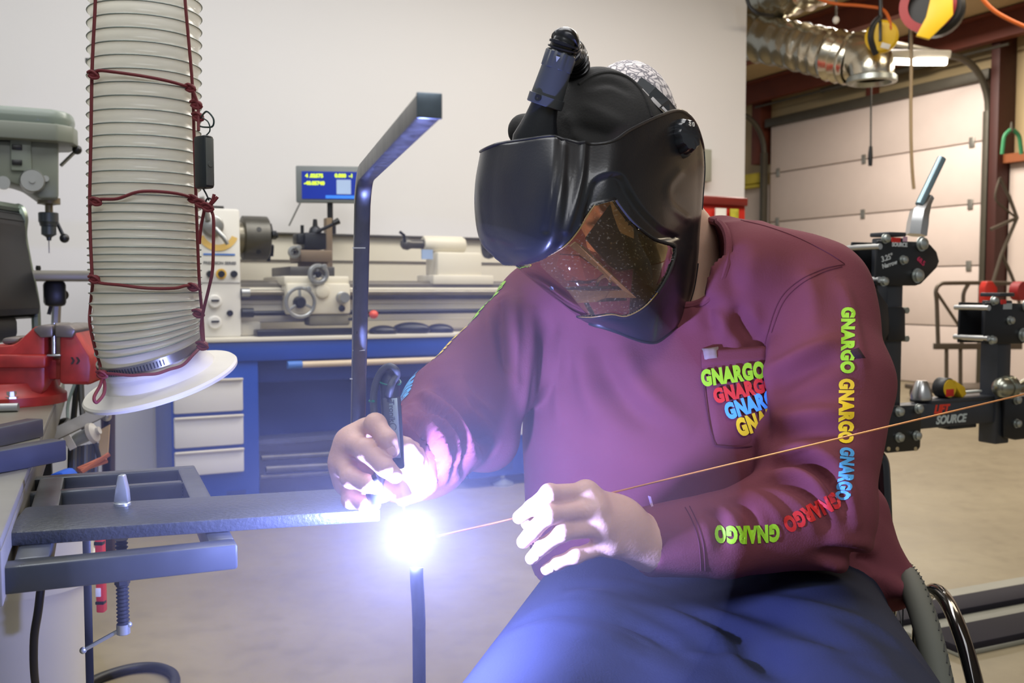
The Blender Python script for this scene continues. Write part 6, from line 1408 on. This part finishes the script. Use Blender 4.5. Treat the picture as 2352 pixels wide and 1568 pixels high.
tc = nt.nodes.new('ShaderNodeTexCoord'); vo_ = nt.nodes.new('ShaderNodeTexVoronoi'); vo_.feature = 'DISTANCE_TO_EDGE'; vo_.inputs['Scale'].default_value = 75
ns = nt.nodes.new('ShaderNodeTexNoise'); ns.inputs['Scale'].default_value = 30; ns.inputs['Detail'].default_value = 3
ad = nt.nodes.new('ShaderNodeVectorMath'); ad.operation = 'MULTIPLY_ADD'; ad.inputs[1].default_value = (0.05, 0.05, 0.05)
nt.links.new(tc.outputs['Object'], ns.inputs['Vector']); nt.links.new(ns.outputs['Color'], ad.inputs[0]); nt.links.new(tc.outputs['Object'], ad.inputs[2]); nt.links.new(ad.outputs[0], vo_.inputs['Vector'])
rp = nt.nodes.new('ShaderNodeValToRGB'); rp.color_ramp.elements[0].color = s2l((120, 116, 122))+(1,); rp.color_ramp.elements[1].color = s2l((226, 218, 216))+(1,); rp.color_ramp.elements[0].position = 0.03; rp.color_ramp.elements[1].position = 0.16
nt.links.new(vo_.outputs['Distance'], rp.inputs[0]); nt.links.new(rp.outputs[0], nt.nodes['Principled BSDF'].inputs['Base Color']); nt.nodes['Principled BSDF'].inputs['Roughness'].default_value = 0.85
cp_ = Vox((0.0, 1.20, 1.0), (0.40, 1.62, 1.32), 0.0045); cp_.ell(at(1440, 300, 1.395), (0.072, 0.098, 0.098), 0.0)
cp_.cut(at(1440, 330, 1.39), (0.0, 0.0, -1), at(1000, 700, 1.1), at(1800, 50, 1.7)); v, q = cp_.mesh(); v = smooth_mesh(v, q, 1)
single('welding_cap', MB(), bc_m, '', '') if False else None
nmesh('cloth_hat', v, q, bc_m, man, label='white cloth cap with grey line pattern')
bvk = bvh_of(v, q)
# headgear straps with slots
st_ = []
sp_a = [(1455, 206), (1480, 228), (1505, 250), (1530, 272)]; sp_b = [(1470, 184), (1500, 206), (1528, 232), (1552, 262)]
def cap_at(px, py, off):
    h_, n_ = hit(bvk, px, py); 
    return (h_+n_*off) if h_ is not None else at(px, py, 1.36)
sg2 = MB(); ra = [cap_at(x, y, 0.006) for x, y in sp_a]; rb2 = [cap_at(x, y, 0.006) for x, y in sp_b]
sg2.add(ra+rb2+[p+Vector((0.001, 0.003, -0.002)) for p in ra+rb2], [(0, 1, 5, 4), (1, 2, 6, 5), (2, 3, 7, 6), (12, 13, 9, 8), (13, 14, 10, 9), (14, 15, 11, 10), (0, 8, 9, 1), (1, 9, 10, 2), (2, 10, 11, 3), (4, 5, 13, 12), (5, 6, 14, 13), (6, 7, 15, 14)])
strap = obj('headgear_strap', sg2, M_hgr, hel, smooth=False)
for (x, y), r in (((1477, 220), 0.0036), ((1499, 240), 0.0045), ((1518, 256), 0.003)):
    p = cap_at(x, y, 0.0075); obj('strap_slot', MB().bar(p+Vector((-r*1.3, 0, r*1.3)), p+Vector((r*1.3, 0, -r*1.3)), r*1.4, 0.0012, (0.3, -0.9, 0.3), 0.0005), mat('slot_pale', (190, 186, 184), 0.6), strap)
obj('headgear_band', MB().tube([at(1462, 182, 1.33), at(1490, 204, 1.335), at(1520, 232, 1.345), at(1540, 262, 1.36)], 0.0022, 6, smooth=5), M_hgr, hel)
obj('rear_buckle', MB().bar(at(1516, 212, 1.44), at(1550, 252, 1.46), 0.02, 0.008, (0.4, -0.6, 0.5)), M_hel, hel)
# air duct and breathing hose
def eloft(secs, n=28):
    rr = []
    for c, ax, wv, a, b in secs:
        ax = Vector(ax).normalized(); u = Vector(wv); u = (u-ax*u.dot(ax)).normalized(); v = ax.cross(u); c = Vector(c)
        rr.append([c+u*math.cos(2*math.pi*j/n)*a+v*math.sin(2*math.pi*j/n)*b for j in range(n)])
    return MB().rings(rr)
axd = (at(1284, 150, 1.225)-at(1256, 236, 1.235)).normalized(); wv = (1, 0, -0.3); s_ = 1.24/F
obj('air_duct', eloft([(at(1230, 352, 1.245), axd, wv, 58*s_, 0.020), (at(1232, 326, 1.245), axd, wv, 56*s_, 0.021), (at(1238, 296, 1.243), axd, wv, 45*s_, 0.021), (at(1244, 268, 1.240), axd, wv, 36*s_, 0.019), (at(1250, 246, 1.238), axd, wv, 32*s_, 0.018), (at(1254, 232, 1.236), axd, wv, 33*s_, 0.018)]), M_hel, hel)
c0 = at(1250, 243, 1.236); cl_ = obj('hose_cuff', MB().lathe(c0, axd, [(0, 0.0225), (0.001, 0.0235), (0.012, 0.0235), (0.0125, 0.0212), (0.048, 0.0192), (0.05, 0.017)], 36), M_hgr, hel)
obj('cuff_screw', MB().lathe(c0+axd*0.006+Vector((-0.010, -0.0215, 0)), (-0.4, -0.9, 0), [(0, 0.0042), (0.002, 0.0042), (0.002, 0.0022), (0.001, 0.0)], 16), M_hel, cl_)
c1 = c0+axd*0.047; kr = obj('swivel_ring', MB().lathe(c1, axd, [(0, 0.0185), (0.001, 0.0198), (0.020, 0.0198), (0.022, 0.018)], 60, scal=lambda th: 1+0.03*(1 if math.sin(th*8) > 0 else -1)), M_hgr, hel)
fr_d = Vector((-0.1, -1, 0)); fr_d = (fr_d-axd*fr_d.dot(axd)).normalized(); sd_ = axd.cross(fr_d)
obj('arrow_mark', MB().prism([(-0.0028, 0.004), (0.0028, 0.004), (0, -0.003)], c1+axd*0.011+fr_d*0.0205, -sd_, axd, 0.0006), mat('arrow_grey', (150, 156, 160), 0.5), kr)
c2_ = c1+axd*0.022; hp_pts = spline([c2_, c2_+axd*0.012, at(1300, 118, 1.232), at(1312, 122, 1.262), at(1322, 150, 1.29), at(1326, 200, 1.32), at(1332, 280, 1.37)], 26)
obj('breathing_hose', MB().tube(hp_pts, [0.0170+(0.0022 if (i % 8) < 4 else -0.0012) for i in range(len(hp_pts))], 24), mat('hose_black_rubber', (20, 21, 24), 0.28), hel, ang=60)
# ================================================================== TORCH, FILLER ROD, ARC
M_tor = mat('torch_grey_black', (44, 48, 54), 0.45, var=0.08); M_tlb = mat('torch_grey_label', (150, 164, 172), 0.35, 0.4)
tc_ = thing('welding_torch', 'grey and black welding torch gripped in the fist over the arc', 'torch', at(895, 1000, 1.018))
t0, t1, t2 = at(893, 852, 1.038), at(897, 912, 1.028), at(905, 1052, 1.016)
tax = (t2-t1).normalized()
obj('cable_sleeve', MB().tube([t0+(t0-t1)*0.02, t0.lerp(t1, 0.2), t0.lerp(t1, 0.7), t1+(t2-t1)*0.1], [0.0085, 0.0105, 0.0108, 0.0108], 20), M_tor, tc_)
hb_ = obj('handle', MB().bar(t1, t2+tax*0.012, 0.0205, 0.0185, (0.25, -0.95, 0), 0.003), M_tor, tc_)
fd = Vector((-0.12, -0.99, 0)); fd = (fd-tax*fd.dot(tax)).normalized(); sx_ = tax.cross(fd)
lb = obj('handle_label', MB().bar(t1+fd*0.0088+sx_*-0.003+tax*0.002, t2+fd*0.0088+sx_*-0.003, 0.0135, 0.002, fd, 0.0006), M_tlb, tc_, label='bare metal label strip')
pe = t1.lerp(t2, 0.24)+fd*0.0102-sx_*0.003
obj('lettering', MB().text('Tronik', pe, tax, tax.cross(fd)*-1 if (tax.cross(tax.cross(fd)*-1)).dot(fd) > 0 else tax.cross(fd), 0.0085, 0.0001, 0.0002), mat('label_print', (70, 78, 86), 0.5), lb)
obj('logo_ring', MB().tube([t1.lerp(t2, 0.5)+fd*0.0101-sx_*0.003+(tax*math.cos(a)*0.004+sx_*math.sin(a)*0.004) for a in np.linspace(0.5, 5.6, 14)], 0.0004, 5), mat('label_print', (70, 78, 86), 0.5), lb)
pn = at(880, 905, 1.010); fn = fd
for s1, px, py in (('N', 882, 900), ('PL', 908, 902)):
    p = at(px, py, 1.075); obj('lettering', MB().text(s1, p, Vector((1, 0, -0.2)), Vector((0.2, 0, 1)), 0.006, 0.0002, 0.0003), mat('white_label', (225, 222, 214), 0.5), hb_)
obj('switch_cable', MB().tube([at(862, 985, 1.025), at(858, 920, 1.028), at(862, 885, 1.028), at(874, 856, 1.025), at(892, 842, 1.022), at(908, 848, 1.020), at(911, 862, 1.022), at(902, 876, 1.018), at(897, 890, 1.014), at(893, 908, 1.018)], 0.0040, 10, smooth=7), mat('torch_cable_grey', (70, 74, 76), 0.5), tc_)
zt2 = MB(); cz_ = at(894, 874, 1.036)
zt2.tube([cz_+Vector((0.0125*math.cos(a), -0.0135*math.sin(a), 0.004*math.cos(a+2.2))) for a in np.linspace(0, 2*math.pi, 26)[:-1]], 0.0010, 6, closed=True)
zt2.tube([at(848, 920, 1.028), at(853, 922, 1.027), at(858, 921, 1.023)], 0.0016, 6)
obj('cable_tie', zt2, mat('green_cable_tie', (30, 120, 92), 0.4), tc_)
h0, h1, h2 = at(896, 1052, 1.018), at(872, 1128, 1.010), at(902, 1150, 1.015)
obj('torch_head', MB().tube([t2, h0, at(882, 1095, 1.012), h1, at(876, 1150, 1.010)], [0.0105, 0.0105, 0.012, 0.0155, 0.013], 20, smooth=5), mat('torch_head_black', (34, 38, 46), 0.45), tc_)
obj('switch_ring', MB().tube([at(838, 1112, 0.992), at(852, 1104, 0.986), at(868, 1096, 0.986)], 0.0052, 12), M_blk, tc_)
obj('gas_cup', MB().tube([at(892, 1112, 1.010), at(914, 1124, 1.0), at(925, 1138, 0.992), at(926, 1150, 0.988), at(926, 1158, 0.986)], [0.012, 0.0115, 0.0098, 0.0078, 0.005], 20, smooth=4), mat('pink_ceramic', (226, 190, 178), 0.35), tc_)
obj('tungsten', MB().tube([at(926, 1152, 0.987), at(929, 1184, 0.983)], [0.0014, 0.0008], 8), M_steel, tc_)
r0, r1 = at(1005, 1231, 1.01), at(2400, 893.5, 1.125)
single('filler_rod', MB().tube([r0, at(1188, 1188, 1.090), at(1390, 1135, 1.106), at(1900, 1013, 1.115), r1], 0.0011, 8, smooth=4), mat('copper_filler_rod', (206, 142, 88), 0.3, 0.75, var=0.05), 'thin copper filler rod held between the fingers towards the arc', 'rod')
am = mat('arc_plasma', (200, 205, 255), 0.5); nt = am.node_tree; b_ = nt.nodes['Principled BSDF']
b_.inputs['Emission Color'].default_value = (0.32, 0.37, 1.0, 1); b_.inputs['Emission Strength'].default_value = ARC_E
single('welding_arc', MB().ell(ARC, (ARC_R, ARC_R, ARC_R), 16, 10), am, 'blinding blue white welding arc at the end of the flat bar', 'arc')
vm = bpy.data.materials.new('glow_haze'); vm.use_nodes = True; nt = vm.node_tree; nt.nodes.remove(nt.nodes['Principled BSDF'])
vs_ = nt.nodes.new('ShaderNodeVolumeScatter'); vs_.inputs['Color'].default_value = (0.9, 0.92, 1.0, 1); vs_.inputs['Density'].default_value = HAZE; vs_.inputs['Anisotropy'].default_value = 0.0
nt.links.new(vs_.outputs[0], nt.nodes['Material Output'].inputs['Volume'])
fo = single('arc_glow_haze', MB().ell(ARC+Vector((0, 0, 0.03)), (0.34, 0.26, 0.30), 32, 20), vm, 'thin haze added around the arc to give its glow', 'haze'); fo['kind'] = 'stuff'  # scatter volume added for the halo round the arc
# ================================================================== WHEELCHAIR
CA = math.atan2(0.21, 0.978)       # heading of the chair: it rolls towards the weld
FC = Fr((0.30, 1.47, 0), -CA)      # local -y is forward
wc = thing('wheelchair', 'black manual wheelchair with grey tyres under the seated welder', 'wheelchair', FC.o)
M_tyre = mat('grey_tyre_rubber', (88, 90, 82), 0.75, var=0.06); M_cb = mat('glossy_black_tube', (14, 15, 18), 0.12, coat=0.5)
def wheel(sx, wx):
    th = R(4)*-sx; ctr = FC.w(wx, -0.07, 0.278); X = Matrix.Translation(ctr) @ Matrix.Rotation(-CA, 4, 'Z') @ Matrix.Rotation(th, 4, 'Y')
    circ = lambda r, x=0.0, n=64: [X @ Vector((x, r*math.cos(a), r*math.sin(a))) for a in np.linspace(0, 2*math.pi, n+1)[:-1]]
    ty = obj('tyre', MB().tube(circ(0.262), 0.0175, 14, closed=True), M_tyre, wc)
    gr_ = MB()
    for k in range(110):
        a = 2*math.pi*k/110
        p = X @ Vector((sx*0.0145, 0.2735*math.cos(a), 0.2735*math.sin(a))); q = X @ Vector((sx*0.0105, 0.2762*math.cos(a+0.05), 0.2762*math.sin(a+0.05)))
        gr_.bar(p, q, 0.0016, 0.0012, (0, 0, 1), 0)
    obj('tread_groove', gr_, mat('tread_dark', (44, 46, 44), 0.8), ty, kind='stuff')
    obj('rim', MB().tube(circ(0.238), 0.011, 10, closed=True), M_cb, wc)
    obj('push_rim', MB().tube(circ(0.235, sx*0.047), 0.0105, 12, closed=True), M_cb, wc, label='glossy black hand rim')
    sp = MB()
    for k in range(18):
        a = 2*math.pi*k/18; sp.tube([X @ Vector((sx*0.02*(1 if k % 2 else -1), 0.02*math.cos(a), 0.02*math.sin(a))), X @ Vector((0, 0.236*math.cos(a), 0.236*math.sin(a)))], 0.001, 5)
    obj('spokes', sp, M_dkiron, wc)
    obj('hub', MB().cyl(X @ Vector((-0.03, 0, 0)), X @ Vector((0.03, 0, 0)), 0.022), M_cb, wc)
wheel(1, 0.302); wheel(-1, -0.19)
obj('seat', MB(FC).box(-0.2, 0.2, -0.36, 0.12, 0.33, 0.37, 0.015), M_vinyl, wc)
obj('backrest', MB(FC).box(-0.2, 0.2, 0.215, 0.24, 0.40, 0.66, 0.012), M_vinyl, wc)
fm = MB(FC)
for x in (-0.21, 0.21):
    fm.tube([(x, 0.23, 0.70), (x, 0.23, 0.30), (x, 0.10, 0.27), (x, -0.35, 0.31), (x, -0.52, 0.28), (x, -0.60, 0.08)], 0.0125, 10, smooth=6)
fm.tube([(-0.19, -0.07, 0.278), (0.31, -0.07, 0.278)], 0.014, 10).tube([(-0.21, -0.60, 0.08), (0.21, -0.60, 0.08)], 0.0125)
obj('frame', fm, M_cb, wc)
for x in (-0.18, 0.18):
    obj('caster', MB(FC).cyl((x-0.012, -0.45, 0.05), (x+0.012, -0.45, 0.05), 0.05, n=24), M_blk, wc); obj('caster_fork', MB(FC).tube([(x, -0.45, 0.05), (x, -0.44, 0.16), (x, -0.42, 0.31)], 0.009), M_cb, wc)
obj('side_guard', MB().tube([at(1992, 1062, 1.62), at(2012, 1046, 1.62), at(2026, 1062, 1.62), at(2030, 1110, 1.61), at(2034, 1200, 1.60), at(2040, 1290, 1.58), at(2050, 1400, 1.56)], 0.0115, 12, smooth=6), M_cb, wc)
gpts = [(1985, 1100), (2004, 1078), (2018, 1096), (2026, 1150), (2034, 1250), (2036, 1330), (1985, 1330)]
obj('side_panel', MB().prism([((x-2000)*1.62/F, -(y-1200)*1.62/F) for x, y in gpts], at(2000, 1200, 1.62), (1, 0, 0), (0, 0, 1), 0.012, 0.003), mat('black_guard_panel', (18, 22, 28), 0.3), wc)
obj('guard_clip', MB().bar(at(2036, 1196, 1.6), at(2038, 1246, 1.6), 0.008, 0.01), M_blk, wc)
